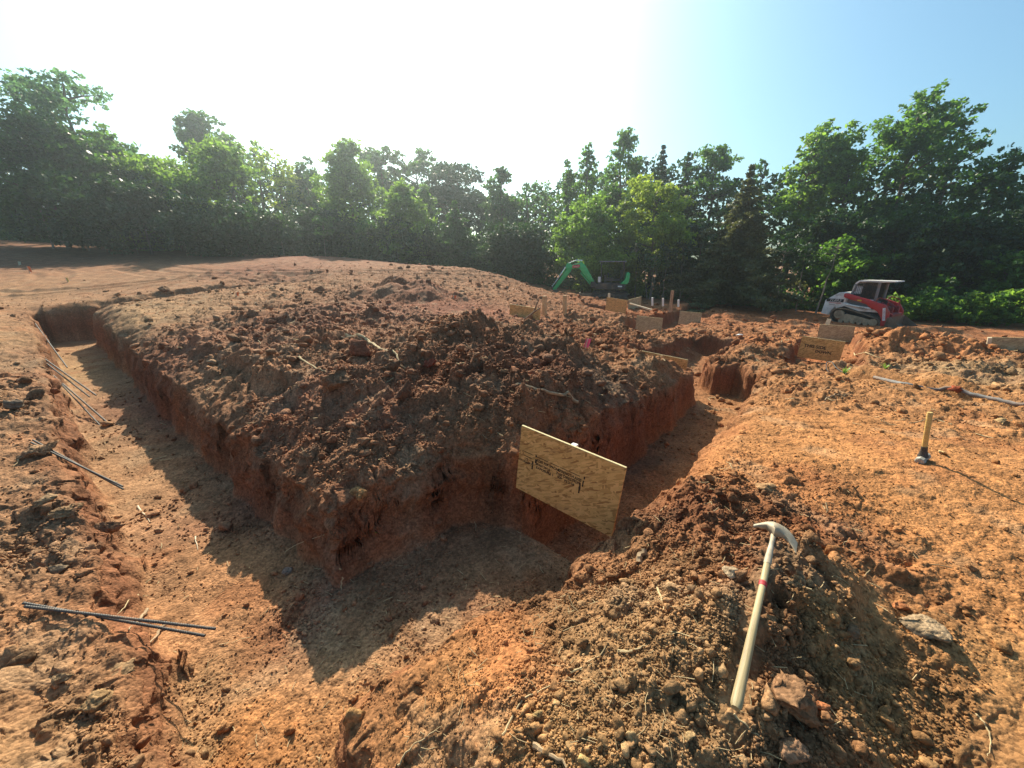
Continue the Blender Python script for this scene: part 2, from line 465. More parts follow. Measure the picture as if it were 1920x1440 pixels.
# ------------------------------------------------------------------ the ground
def build_ground():
    nth, nr = 1500, 1350
    th = np.concatenate([np.linspace(-math.pi, math.radians(-64), 90, endpoint=False),
                         np.linspace(math.radians(-64), math.radians(64), nth, endpoint=False),
                         np.linspace(math.radians(64), math.pi, 90)])
    rr = np.concatenate([np.linspace(.02, .55, 30, endpoint=False), np.exp(np.linspace(math.log(.55), math.log(48), nr, endpoint=False)),
                         np.exp(np.linspace(math.log(48), math.log(900), 60))])
    TH, RR = np.meshgrid(th, rr)
    X = RR * np.sin(TH); Y = RR * np.cos(TH)
    h, col, rough, grav, wl, dp = ground_h(X.ravel(), Y.ravel())
    X = X.ravel(); Y = Y.ravel()
    nn = RR.ravel() < 20
    xs, ys, hs = X[nn], Y[nn], h[nn]
    X = X.copy(); Y = Y.copy()
    wk = wl[nn] * np.minimum(1, .5 + hs)
    X[nn] += wk * (.06 * fbm(ys * 3 + 9, hs * 6, 401, 4) + .04 * vnoise(ys * 14, hs * 17, 405))
    Y[nn] += wk * (.06 * fbm(xs * 3 + 5, hs * 6, 403, 4) + .04 * vnoise(xs * 14, hs * 17, 407))
    V = np.stack([X, Y, h], 1)
    n, m = len(rr), len(th)
    i = np.arange(n - 1)[:, None] * m + np.arange(m - 1)[None, :]
    Q = np.stack([i, i + m, i + m + 1, i + 1], -1).reshape(-1, 4)
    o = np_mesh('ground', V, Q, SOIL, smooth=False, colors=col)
    tag(o, 'excavated red clay ground with footing trenches and spoil heaps', 'ground', kind='structure')
build_ground()

# loose crumbs and lumps of clay lying on the ground (nobody could count them)
def ico(sub):
    bm = bmesh.new(); bmesh.ops.create_icosphere(bm, subdivisions=sub, radius=1)
    v = np.array([q.co[:] for q in bm.verts]); f = np.array([[q.index for q in p.verts] for p in bm.faces]); bm.free()
    return v, f
ICO1, ICO2, ICO3, ICO4 = ico(1), ico(2), ico(3), ico(4)

def lumpy(v, seed, amp=.35):
    r_ = np.random.default_rng(seed)
    out = v.copy()
    for k in range(7):
        d = r_.normal(size=3); d /= np.linalg.norm(d)
        out *= (1 + amp * .42 * np.sin((v @ d) * r_.uniform(1.5, 6) + r_.uniform(0, 6)))[:, None]
    for k in range(9):                         # broken faces
        d = r_.normal(size=3); d /= np.linalg.norm(d)
        c = r_.uniform(.42, .8); p = out @ d
        out -= np.maximum(p - c, 0)[:, None] * d * .92
    out *= (1 + .10 * amp * r_.normal(size=(len(v), 1)))
    return out

def scatter(name, n, rmin, rmax, smin, smax, ico_, seed, label, lowpow, th_lim=60, sel=None):
    r_ = np.random.default_rng(seed)
    th = np.radians(r_.uniform(-th_lim, th_lim, n)); rr = np.exp(r_.uniform(math.log(rmin), math.log(rmax), n))
    x = rr * np.sin(th); y = rr * np.cos(th)
    h, col, rough, grav, wl, dp = ground_h(x, y)
    clump = sstep(-.5, .6, fbm(x * 1.6, y * 1.6, 201, 3))
    keep = r_.uniform(0, 1, n) < np.clip(((grav if name != 'bank_gravel' else grav * 2.2 - 1.1) if name != 'spoil_clods' else rough * 1.1 - .25) * (.25 + .9 * clump) * (1 - .8 * wl) * (1 - .6 * dp), 0, 1)
    mp0, mp1 = at_z(1379, 1328, .86), at_z(1452, 996, .93)
    dx_, dy_ = mp1[0] - mp0[0], mp1[1] - mp0[1]; ll = dx_ * dx_ + dy_ * dy_
    tt = np.clip(((x - mp0[0]) * dx_ + (y - mp0[1]) * dy_) / ll, 0, 1)
    keep &= np.hypot(x - mp0[0] - tt * dx_, y - mp0[1] - tt * dy_) > .045
    x, y, h, col, rr, rough = x[keep], y[keep], h[keep], col[keep], rr[keep], rough[keep]
    n = len(x)
    size = (smin + (smax - smin) * r_.uniform(0, 1, n) ** lowpow) * (rr ** .55) * (.55 + .6 * rough)
    v0, f0 = ico_
    shapes = np.stack([lumpy(v0, seed * 31 + k) for k in range(12)])
    sh = shapes[r_.integers(0, 12, n)]
    a1, a2 = r_.uniform(0, 6.28, n), r_.uniform(0, 6.28, n)
    sh = sh * r_.uniform(.65, 1.15, (n, 1, 3))
    c, s_ = np.cos(a1)[:, None], np.sin(a1)[:, None]
    X, Y, Zz = sh[..., 0], sh[..., 1], sh[..., 2]
    X, Zz = X * c - Zz * s_, X * s_ + Zz * c
    c, s_ = np.cos(a2)[:, None], np.sin(a2)[:, None]
    X, Y = X * c - Y * s_, X * s_ + Y * c
    V = np.stack([X, Y, Zz * .8], -1) * size[:, None, None]
    V[..., 0] += x[:, None]; V[..., 1] += y[:, None]; V[..., 2] += (h + size * .3)[:, None]
    k = len(v0)
    Fc = (f0[None] + (np.arange(n) * k)[:, None, None]).reshape(-1, 3)
    tint = r_.normal(1, .16, (n, 1)) * np.where(r_.uniform(size=(n, 1)) < .14, np.array([[1.12, 1.2, 1.25]]), np.array([[1, 1, 1.]]))
    C = np.repeat(np.clip(col * tint, .015, .6)[:, None, :], k, 1).reshape(-1, 3)
    o = np_mesh(name, V.reshape(-1, 3), Fc, SOIL, colors=C)
    tag(o, label, 'soil', kind='stuff')
scatter('clay_crumbs', 230000, .75, 22, .0028, .0085, ICO1, 301, 'fine clay crumbs strewn over the dug ground', 1.6)
scatter('clay_lumps', 20000, .75, 24, .005, .034, ICO2, 303, 'broken clay lumps lying over the spoil', 6.0)

scatter('bank_gravel', 70000, .75, 4.8, .0035, .012, ICO1, 309, 'gravelly crumbs over the near banks', 2.2)
scatter('spoil_clods', 16000, 4.5, 27, .006, .038, ICO2, 307, 'broken clods heaped over the spoil ridges', 5.0)

# ------------------------------------------------------------------ mesh building kit
class MB:
    def __init__(s): s.v = []; s.f = []
    def add(s, vs, fs, M=None):
        n = len(s.v)
        s.v += [tuple(M @ Vector(q)) if M is not None else tuple(q) for q in vs]
        s.f += [[i + n for i in q] for q in fs]
        return s
    def box(s, c, d, M=None, bev=0.0):
        bm = bmesh.new(); bmesh.ops.create_cube(bm, size=1)
        for q in bm.verts: q.co = Vector((q.co.x * d[0] + c[0], q.co.y * d[1] + c[1], q.co.z * d[2] + c[2]))
        if bev: bmesh.ops.bevel(bm, geom=bm.edges[:], offset=bev, segments=2, affect='EDGES', profile=.6)
        bm.verts.ensure_lookup_table(); bm.verts.index_update()
        s.add([q.co[:] for q in bm.verts], [[q.index for q in p.verts] for p in bm.faces], M); bm.free(); return s
    def prism(s, P, y0, y1, M=None, bev=0.0):
        """profile P in the X-Z plane, extruded along Y"""
        bm = bmesh.new()
        vs = [bm.verts.new((p[0], y0, p[1])) for p in P]
        f = bm.faces.new(vs)
        e = bmesh.ops.extrude_face_region(bm, geom=[f])
        for q in e['geom']:
            if isinstance(q, bmesh.types.BMVert): q.co.y = y1
        bmesh.ops.recalc_face_normals(bm, faces=bm.faces[:])
        if bev: bmesh.ops.bevel(bm, geom=bm.edges[:], offset=bev, segments=2, affect='EDGES', profile=.6)
        bm.verts.index_update()
        s.add([q.co[:] for q in bm.verts], [[q.index for q in p.verts] for p in bm.faces], M); bm.free(); return s
    def tube(s, pts, rad, seg=10, M=None, flat=1.0, cap=True):
        pts = [Vector(p) for p in pts]
        if not hasattr(rad, '__len__'): rad = [rad] * len(pts)
        vs = []; fs = []; up = None
        for i, p in enumerate(pts):
            t = (pts[min(i + 1, len(pts) - 1)] - pts[max(i - 1, 0)])
            t = t.normalized() if t.length > 1e-9 else Vector((0, 0, 1))
            if up is None:
                up = Vector((0, 0, 1)) if abs(t.z) < .9 else Vector((1, 0, 0))
            n = (up - t * up.dot(t)).normalized(); up = n; b = t.cross(n)
            for k in range(seg):
                a = 2 * math.pi * k / seg
                vs.append(p + (n * math.cos(a) * flat + b * math.sin(a)) * rad[i])
        for i in range(len(pts) - 1):
            for k in range(seg):
                fs.append([i * seg + k, i * seg + (k + 1) % seg, (i + 1) * seg + (k + 1) % seg, (i + 1) * seg + k])
        if cap:
            fs.append(list(range(seg))[::-1]); fs.append([(len(pts) - 1) * seg + k for k in range(seg)])
        return s.add(vs, fs, M)
    def cyl(s, p0, p1, r0, r1=None, seg=18, M=None):
        return s.tube([p0, p1], [r0, r0 if r1 is None else r1], seg, M)
    def loop(s, pts, r, seg=8, M=None):
        return s.tube(list(pts) + [pts[0], pts[1]], r, seg, M, cap=False)
    def build(s, name, mat, parent=None, smooth=False, loc=None):
        me = bpy.data.meshes.new(name); me.from_pydata([tuple(q) for q in s.v], [], s.f); me.update()
        bm = bmesh.new(); bm.from_mesh(me); bmesh.ops.recalc_face_normals(bm, faces=bm.faces[:]); bm.to_mesh(me); bm.free()
        if mat: me.materials.append(mat)
        if smooth:
            me.polygons.foreach_set('use_smooth', [True] * len(me.polygons))
            try: me.set_sharp_from_angle(angle=math.radians(38))
            except Exception: pass
        o = bpy.data.objects.new(name, me); COL.objects.link(o)
        if parent: o.parent = parent
        if loc is not None: o.location = loc
        return o

def thing(name, label, cat, loc, rz=0., group=None, rot=None):
    o = bpy.data.objects.new(name, None); o.empty_display_size = .1
    o.location = loc; o.rotation_euler = rot if rot is not None else (0, 0, rz)
    COL.objects.link(o); return tag(o, label, cat, group)

def text_obj(name, txt, size, mat, parent, M, shear=0., ext=.0, align='CENTER', sx=1.0, bold=0.0):
    cu = bpy.data.curves.new(name, 'FONT'); cu.body = txt; cu.size = size; cu.shear = shear
    cu.align_x = align; cu.offset = bold; cu.align_y = 'CENTER'; cu.extrude = ext
    tmp = bpy.data.objects.new(name + '_curve', cu); COL.objects.link(tmp)
    dg = bpy.context.evaluated_depsgraph_get(); dg.update()
    me = bpy.data.meshes.new_from_object(tmp.evaluated_get(dg))
    bpy.data.objects.remove(tmp); bpy.data.curves.remove(cu)
    me.transform(M @ Matrix.Diagonal((sx, 1, 1, 1))); me.materials.clear(); me.materials.append(mat); me.name = name
    o = bpy.data.objects.new(name, me); COL.objects.link(o)
    if parent: o.parent = parent
    return o

def frame(origin, xdir, ydir):
    x = Vector(xdir).normalized(); z = x.cross(Vector(ydir)).normalized(); y = z.cross(x)
    M = Matrix.Identity(4)
    for i in range(3): M[i][0], M[i][1], M[i][2], M[i][3] = x[i], y[i], z[i], origin[i]
    return M

# ------------------------------------------------------------------ wood, boards
def osb_material(name, base=(.68,.375,.125), dark=(.36,.16,.05), dirt=.35):
    m, nt, b = new_mat(name)
    tc = N(nt, 'ShaderNodeTexCoord')
    col = None
    for k, (rot, sc) in enumerate([(.35, 9.), (1.5, 8.), (2.5, 11.), (-.5, 13.)]):
        mp = N(nt, 'ShaderNodeMapping'); mp.vector_type = 'TEXTURE'; mp.inputs['Rotation'].default_value = (0, rot, 0)
        mp.inputs['Scale'].default_value = (.75 / sc, .5, .16 / sc); mp.inputs['Location'].default_value = (k * 3.1, 0, k * 1.7)
        nt.links.new(tc.outputs['Object'], mp.inputs['Vector'])
        vo = N(nt, 'ShaderNodeTexVoronoi', Scale=1.); nt.links.new(mp.outputs[0], vo.inputs['Vector'])
        se = N(nt, 'ShaderNodeSeparateColor'); nt.links.new(vo.outputs['Color'], se.inputs[0])
        rp = N(nt, 'ShaderNodeValToRGB'); e = rp.color_ramp.elements
        e[0].color = (*dark, 1); e[1].color = (base[0] * 1.18, base[1] * 1.2, base[2] * 1.3, 1)
        q = rp.color_ramp.elements.new(.22); q.color = (base[0] * .8, base[1] * .76, base[2] * .72, 1)
        q = rp.color_ramp.elements.new(.5); q.color = (*base, 1)
        nt.links.new(se.outputs[0], rp.inputs[0])
        if col is None: col = rp.outputs[0]
        else:
            gt = N(nt, 'ShaderNodeMath', operation='GREATER_THAN'); gt.inputs[1].default_value = .55
            nt.links.new(se.outputs[1], gt.inputs[0])
            mx = N(nt, 'ShaderNodeMix', data_type='RGBA'); nt.links.new(gt.outputs[0], mx.inputs[0])
            nt.links.new(col, mx.inputs[6]); nt.links.new(rp.outputs[0], mx.inputs[7]); col = mx.outputs[2]
    no = N(nt, 'ShaderNodeTexNoise', Scale=3.5, Detail=7., Roughness=.7); nt.links.new(tc.outputs['Object'], no.inputs['Vector'])
    r2 = N(nt, 'ShaderNodeMapRange'); r2.inputs['From Min'].default_value = .68 - dirt * .4; r2.inputs['From Max'].default_value = .85; r2.inputs['To Max'].default_value = .75
    nt.links.new(no.outputs['Fac'], r2.inputs['Value'])
    m2 = N(nt, 'ShaderNodeMix', data_type='RGBA'); nt.links.new(r2.outputs[0], m2.inputs[0])
    nt.links.new(col, m2.inputs[6]); m2.inputs[7].default_value = (.25, .17, .10, 1)
    nt.links.new(m2.outputs[2], b.inputs['Base Color'])
    b.inputs['Roughness'].default_value = .72; b.inputs['Specular IOR Level'].default_value = .25
    return m
OSB = osb_material('flakeboard')
OSB_GREY = osb_material('weathered_flakeboard', (.47,.36,.2), (.27,.19,.11), .6)
OSB_EDGE = plain('flakeboard_edge', (.62,.50,.26), .8, var=.2, scale=40)
LUMBER = plain('sawn_lumber', (.52,.34,.17), .75, var=.25, scale=14)
LUMBER_PALE = plain('pale_lumber', (.62,.52,.36), .75, var=.2, scale=14)
STAKE_DARK = plain('weathered_stake', (.42,.25,.14), .8, var=.3, scale=14)
INK = plain('black_ink', (.02,.013,.010), .8, var=.3, scale=60)
WHITEISH = plain('white_plastic', (.72,.72,.68), .45, var=.08)

KB = -.772 / .636
KA = .636 / .772
def board_ends(pxL, pyL, fL, pxR, pyR, k=KB):
    L = at_fwd(pxL, pyL, fL); d = ray(pxR, pyR)
    fR = (L[0] - k * fL) / (d[0] / d[1] - k)
    return Vector(L), Vector(at_fwd(pxR, pyR, fR))

def board(L, Rr, h, label, mat, name='form_board', thick=.018, group='form boards closing the footing trenches', edge=OSB_EDGE):
    """upright board: L and Rr are its top corners"""
    u = Rr - L; ln = u.length; u.normalize()
    nrm = u.cross(Vector((0, 0, 1))).normalized(); up = nrm.cross(u)
    M = frame(L, u, nrm)      # local x along the board, y out of the face, z?
    M = Matrix.Identity(4)
    for i in range(3): M[i][0], M[i][1], M[i][2], M[i][3] = u[i], nrm[i], up[i], L[i]
    o = MB().box((ln / 2, -thick / 2, -h / 2 - .002), (ln, thick, h), bev=.0015).build(name, mat)
    o.matrix_world = M
    tag(o, label, 'board', group)
    e = MB().box((ln / 2, -thick / 2, .0005), (ln - .002, thick - .003, .003)).build('top_edge', edge, o)
    return o, ln

L0, R0 = Vector(at_fwd(978, 798, 2.69)), Vector(at_fwd(1174, 878, 2.19))
mainb, mlen = board(L0, R0, .56, 'printed flakeboard form panel standing across the trench behind the near corner', OSB)
# the stamp on its face (near side)
side = 1 if (mainb.matrix_world.inverted() @ Vector((0, 0, EYE))).y > 0 else -1
def stamp(name, txt, x, z, size, sx=1.0, rot=0.):
    y = .0012 if side > 0 else -.018 - .0012
    X = Vector((1, 0, 0)) if side < 0 else Vector((-1, 0, 0))
    M = frame((x, y, z), (1, 0, 0), (0, 0, 1))
    if rot: M = M @ Matrix.Rotation(rot, 4, 'Z')
    return text_obj(name, txt, size * 1.18, INK, mainb, M, sx=sx, bold=size * .035)
def bar(name, items):
    mb = MB(); y = .001 if side > 0 else -.019
    for x0, z0, w_, h_ in items: mb.box((x0 + w_ / 2, y, z0 + h_ / 2), (w_, .0008, h_))
    return mb.build(name, INK, mainb)
bar('printed_rule', [(.03,-.205,.10,.004),(.165,-.205,.10,.004),(.285,-.205,.07,.004),(.37,-.205,.06,.004),(.44,-.205,.09,.004),(.045,-.24,.075,.005),
                     (.152,-.208,.012,.016),(.153,-.262,.014,.034),(.128,-.285,.012,.03),(.128,-.325,.012,.036),(.56,-.212,.009,.022),(.556,-.275,.009,.05),(.535,-.34,.010,.085)])
stamp('printed_text', '1/2', .072, -.262, .024)
stamp('printed_text', 'CATEGORY', .066, -.288, .022, .95)
stamp('printed_text', 'SIZED FOR SPACING', .268, -.232, .024, .80)
stamp('printed_text', 'SPAN 24/16', .225, -.264, .024, .9)
stamp('printed_text', 'EXPOSURE 1', .245, -.294, .024, 1.0)
stamp('printed_text', 'STRENGTH AXIS', .45, -.232, .026, .85)
stamp('printed_text', 'THIS DIRECTION', .44, -.262, .026, .85)
stamp('printed_text', '000', .375, -.288, .022)
stamp('printed_text', 'PS 2-18', .455, -.294, .022)

def bd(pL, fL, pR, hpx, label, mat=OSB, k=KB, **kw):
    a_, b_ = board_ends(pL[0], pL[1], fL, pR[0], pR[1], k)
    h = hpx * a_.y / FPX
    o, ln = board(a_, b_, h, label, mat, **kw)
    return o, ln, h
b2, l2, h2 = bd((1200,657), 8.0, (1290,675), 34, 'orange-brown flakeboard form at the far end of the long right-hand trench', OSB)
b3, l3, h3 = bd((1505,630), 9.2, (1586,641), 40, 'stencilled plywood form across the trench just below the grey form board', OSB)
b4, l4, h4 = bd((1537,608), 11.8, (1604,612), 42, 'weathered grey form board in the trench right behind the loader tracks', OSB_GREY)
b5, l5, h5 = bd((1853,632), 8.4, (1940,634), 34, 'weathered form board cut by the right edge of the site', OSB_GREY)
b6, l6, h6 = bd((1194,592), 13.2, (1243,597), 30, 'pale square form board between two spoil heaps', OSB_GREY)
b7, l7, h7 = bd((1275,583), 16.5, (1316,587), 24, 'small pale form board half hidden by spoil beyond the square form', OSB_GREY)
b8, l8, h8 = bd((1138,557), 18.0, (1177,563), 26, 'tan form board in front of the green excavator tracks', OSB)
b9, l9, h9 = bd((1179,562), 18.4, (1203,556), 26, 'greyish form panel meeting the tan board at a corner', OSB_GREY, k=KA)
b10, l10, h10 = bd((956,570), 10.6, (1013,579), 20, 'low plank form left of two upright stakes', OSB)
def stencil(b, ln, h, words, size, z, x0):
    s_ = 1 if (b.matrix_world.inverted() @ Vector((0, 0, EYE))).y > 0 else -1
    y = .0015 if s_ > 0 else -.0195
    M = frame((x0, y, z), (1, 0, 0), (0, 0, 1))
    text_obj('printed_text', words, size, INK, b, M, bold=size * .03)
stencil(b3, l3, h3, 'THIS SIDE', .10, -h3 * .42, l3 * .36)
stencil(b3, l3, h3, 'DOWN', .09, -h3 * .62, l3 * .58)
stencil(b2, l2, h2, 'OSB', .08, -h2 * .5, l2 * .62)

def stake(base, top, wd, label, mat, name='wooden_stake', group='stakes marking out the footings', square=True, point=True):
    base = Vector(base); top = Vector(top); ax = (top - base); ln = ax.length
    M = frame(base, ax, Vector((-.772, .636, 0)))
    if square: mb = MB().box((ln / 2 - .1, 0, 0), (ln + .2, wd, wd * .9), bev=.002)
    else: mb = MB().cyl((-.1, 0, 0), (ln, 0, 0), wd / 2, seg=14)
    o = mb.build(name, mat); o.matrix_world = M
    return tag(o, label, 'stake' if square else 'pipe', group)
def stake_px(px, pyb, pyt, wd, label, mat, fwd=None, dx=0, **kw):
    p = hit(px, pyb) if fwd is None else Vector(at_fwd(px, pyb, fwd))
    t = Vector(at_fwd(px + dx, pyt, p.y))
    return stake(p, t, wd, label, mat, **kw)
stake_px(1021, 578, 555, .10, 'pale upright stake, the left one of a pair beside the low plank form', LUMBER, fwd=11.3)
stake_px(1059, 577, 554, .09, 'orange-brown upright stake, the right one of a pair on the spoil', LUMBER, fwd=11.6)
stake_px(1257, 577, 545, .11, 'tall leaning wooden stake among short white stubs', STAKE_DARK, fwd=17.5, dx=4)
stake_px(1223, 569, 558, .10, 'short white stub, leftmost of the three by the tall stake', WHITEISH, fwd=19.0, name='pipe_stub', square=False, group='white pipe stubs')
stake_px(1243, 570, 559, .09, 'short whitish stub just left of the tall stake', WHITEISH, fwd=18.4, name='pipe_stub', square=False, group='white pipe stubs')
stake_px(1272, 571, 562, .09, 'short white stub just right of the tall stake', WHITEISH, fwd=18.2, name='pipe_stub', square=False, group='white pipe stubs')
stake_px(1142, 558, 550, .09, 'short pale stake end above the tan form board', LUMBER_PALE, fwd=18.3)
stake_px(1550, 611, 598, .11, 'yellowish stake leaning against the grey form board', LUMBER_PALE, fwd=12.2, dx=5)
stake_px(1854, 645, 633, .06, 'yellow stake end at the left edge of the weathered board', LUMBER_PALE, fwd=8.35, dx=2)
stake_px(1076, 862, 833, .045, 'white stake end poking up behind the printed panel', WHITEISH, fwd=2.62, dx=1)
def plank(p0, p1, f0, f1, wd, th, label, mat=LUMBER_PALE, group=None):
    a_, b_ = Vector(at_fwd(*p0, f0)), Vector(at_fwd(*p1, f1)); ln = (b_ - a_).length
    M = frame((a_ + b_) / 2, b_ - a_, Vector((.636, .772, 0)))
    o = MB().box((0, 0, 0), (ln, wd, th), bev=.003).build('timber_plank', mat); o.matrix_world = M
    return tag(o, label, 'plank', group)
plank((772,588), (822,595), 9.6, 9.2, .12, .03, 'thin pale plank lying behind the large spoil mound')
plank((452,562), (492,570), 10.6, 10.0, .10, .03, 'white plank lying on the pad edge by orange ribbon')
plank((1181,569), (1222,581), 17.6, 16.6, .08, .05, 'grey brace stick leaning off the board corner')

# ------------------------------------------------------------------ reinforcing bars
STEEL = plain('rebar_steel', (.06,.056,.052), .6, .2, var=.35, scale=30, dirt=.25, dirtcol=(.2,.12,.07))
def rebar(p0, p1, r, label):
    p0, p1 = Vector(p0), Vector(p1); ln = (p1 - p0).length; d = (p1 - p0) / ln
    n = int(min(ln / .0065, 260)); pts = []; rad = []
    for i in range(n + 1):
        q = p0 + d * ln * i / n; q.z -= .012 * math.sin(math.pi * i / n) * 0
        pts.append(q - p0); rad.append(r * (1.0 if i % 2 else .80))
    o = MB().tube(pts, rad, 10).build('rebar', STEEL, smooth=False, loc=p0)
    return tag(o, label, 'rebar', 'reinforcing bars sticking out of the left bank')
def bar_px(a_, b_, dz, r, label, lift=.015):
    p = hit(*a_) + Vector((0, 0, lift)); q = at_z(b_[0], b_[1], max(p.z + dz, .02))
    q = Vector(q); p = p - (q - p).normalized() * .12
    return rebar(p, q, r, label)
bar_px((92,1150), (404,1179), -.10, .0082, 'dark ribbed bar at the lower left, the upper one of the crossing pair', .03)
bar_px((88,1145), (384,1192), -.16, .0082, 'ribbed bar at the lower left crossing beneath another bar', .025)
bar_px((75,842), (230,912), -.20, .0082, 'thick ribbed bar lying alone over the left trench lip, nearer of two', .03)
bar_px((78,838), (231,917), -.235, .0082, 'ribbed bar tucked under the lone thick bar on the left lip', .03)
bar_px((86,677), (180,741), -.28, .011, 'slim bar in the upper-left pair, the longer right-hand one', .03)
bar_px((87,683), (168,744), -.32, .010, 'slim bar in the upper-left pair, the shorter left-hand one', .02)
bar_px((103,709), (207,797), -.34, .011, 'slim bar of the middle pair reaching farthest over the trench floor', .03)
bar_px((108,714), (187,797), -.36, .010, 'slim bar of the middle pair ending closer to the bank', .02)
bar_px((66,608), (126,689), -.45, .012, 'farthest slim bar leaning down the left trench wall', .03)

# ------------------------------------------------------------------ mattock on the mound
ASH = plain('ash_handle', (.50,.40,.23), .6, var=.28, scale=5)
def wood_grain(name, c1, c2):
    m, nt, b = new_mat(name)
    tc = N(nt, 'ShaderNodeTexCoord'); mp = N(nt, 'ShaderNodeMapping'); mp.inputs['Scale'].default_value = (90, 3.0, 90)
    nt.links.new(tc.outputs['Object'], mp.inputs['Vector'])
    no = N(nt, 'ShaderNodeTexNoise', Scale=1., Detail=5., Roughness=.6); nt.links.new(mp.outputs[0], no.inputs['Vector'])
    n2 = N(nt, 'ShaderNodeTexNoise', Scale=14., Detail=6., Roughness=.7); nt.links.new(tc.outputs['Object'], n2.inputs['Vector'])
    rp = N(nt, 'ShaderNodeValToRGB'); rp.color_ramp.elements[0].position = .35; rp.color_ramp.elements[1].position = .62
    rp.color_ramp.elements[0].color = (*c1, 1); rp.color_ramp.elements[1].color = (*c2, 1)
    nt.links.new(no.outputs['Fac'], rp.inputs[0])
    r2 = N(nt, 'ShaderNodeMapRange'); r2.inputs['From Min'].default_value = .5; r2.inputs['From Max'].default_value = .75; r2.inputs['To Max'].default_value = .6
    nt.links.new(n2.outputs['Fac'], r2.inputs['Value'])
    mx = N(nt, 'ShaderNodeMix', data_type='RGBA'); nt.links.new(r2.outputs[0], mx.inputs[0]); nt.links.new(rp.outputs[0], mx.inputs[6]); mx.inputs[7].default_value = (.36,.26,.15,1)
    nt.links.new(mx.outputs[2], b.inputs['Base Color']); b.inputs['Roughness'].default_value = .6
    bp = N(nt, 'ShaderNodeBump', Strength=.3, Distance=.002); nt.links.new(no.outputs['Fac'], bp.inputs['Height']); nt.links.new(bp.outputs[0], b.inputs['Normal'])
    return m
ASH = wood_grain('ash_handle_wood', (.24,.165,.075), (.47,.37,.19))
IRON_DUSTY = plain('dusty_iron', (.40,.34,.25), .65, .25, var=.3, scale=20, dirt=.5, dirtcol=(.42,.31,.19))
IRON_DARK = plain('dark_sleeve', (.06,.055,.05), .6, .2, var=.4, scale=25, dirt=.3)
RED_TAPE = plain('red_tape', (.42,.035,.04), .6, var=.3, scale=60)
pb = Vector(at_z(1379, 1328, .86)); ph = Vector(at_z(1452, 996, .93))
hd = ph - pb; HL = hd.length
mt = thing('mattock', 'wooden-handled mattock with a strip of red tape lying on the dirt mound', 'mattock', pb)
mt.matrix_world = frame(pb, hd.cross(Vector((0, 0, 1))), hd)
k = HL
pts = [(0, t * k, 0) for t in (0, .012, .03, .15, .35, .55, .68, .745)]
MB().tube(pts, [.012, .0160, .0165, .0150, .0132, .0125, .0128, .0128], 16, flat=.8).build('handle', ASH, mt, smooth=True)
MB().tube([(0, t * k, 0) for t in (.585, .588, .606, .609)], [.0130, .0141, .0141, .0130], 16, flat=.82).build('tape', RED_TAPE, mt, smooth=True)
MB().tube([(0, t * k, 0) for t in (.60, .603, .612, .614)], [.0130, .0148, .0147, .0130], 16, flat=.82).build('tape', RED_TAPE, mt, smooth=True)
MB().tube([(0, t * k, 0) for t in (.735, .745, .80, .87, .93, .975)], [.0135, .0148, .0138, .0105, .0098, .014], 16, flat=.85).build('socket', IRON_DUSTY, mt, smooth=True)
def head_mesh():
    mb = MB(); st = [(-.150, .965, .012, .010, .006), (-.11, .985, .014, .012, .010), (-.06, 1.0, .018, .016, .018), (-.02, .995, .018, .026, .028), (.0, .985, .016, .034, .032), (.025, .99, .018, .030, .027),
                     (.06, .994, .016, .032, .018), (.095, .984, .012, .035, .012), (.13, .966, .004, .038, .008), (.165, .938, -.006, .040, .004)]
    vs = []; fs = []; sg = 12
    for x, y, z, wy, wz in st:
        for q in range(sg):
            a_ = 2 * math.pi * q / sg
            c_, s_ = math.cos(a_), math.sin(a_)
            vs.append((x * .56, y * k + wy * (abs(c_) ** .7) * math.copysign(1, c_), z + wz * (abs(s_) ** .7) * math.copysign(1, s_)))
    for i in range(len(st) - 1):
        for q in range(sg): fs.append([i * sg + q, i * sg + (q + 1) % sg, (i + 1) * sg + (q + 1) % sg, (i + 1) * sg + q])
    fs.append(list(range(sg))[::-1]); fs.append([(len(st) - 1) * sg + q for q in range(sg)])
    return mb.add(vs, fs)
head_mesh().build('head', IRON_DUSTY, mt, smooth=True)

# ------------------------------------------------------------------ sledgehammer standing on its head
YEL = wood_grain('yellow_hickory', (.50,.30,.08), (.62,.42,.14))
IRON_GREY = plain('worn_iron', (.36,.33,.27), .65, .1, var=.3, scale=30, dirt=.35)
hb = hit(1729, 866); ht = Vector(at_fwd(1744, 773, hb.y + .01))
sh = thing('sledgehammer', 'short sledgehammer standing on its head with the yellow handle up', 'hammer', hb)
ax = (ht - hb); sl_ = ax.length
sh.matrix_world = frame(hb, Vector((.93, -.36, 0)), ax) if False else Matrix.Identity(4)
zc = ax.normalized(); xc = Vector((.85, .5, 0)); xc = (xc - zc * xc.dot(zc)).normalized(); yc = zc.cross(xc)
M = Matrix.Identity(4)
for i in range(3): M[i][0], M[i][1], M[i][2], M[i][3] = xc[i], yc[i], zc[i], hb[i]
sh.matrix_world = M
MB().tube([(-.075, 0, .030), (-.070, 0, .030), (-.045, 0, .030), (-.02, 0, .031), (.02, 0, .031), (.045, 0, .030), (.070, 0, .030), (.075, 0, .030)],
          [.024, .031, .033, .027, .027, .033, .031, .024], 8).build('head', IRON_GREY, sh)
MB().tube([(0, 0, .05), (0, 0, .07), (0, 0, .10), (0, 0, .135)], [.034, .027, .021, .0195], 16).build('sleeve', IRON_DARK, sh, smooth=True)
MB().tube([(0, 0, .12), (0, 0, sl_ * .6), (0, 0, sl_ - .004), (0, 0, sl_)], [.0175, .0165, .0175, .015], 14, flat=.85).build('handle', YEL, sh, smooth=True)

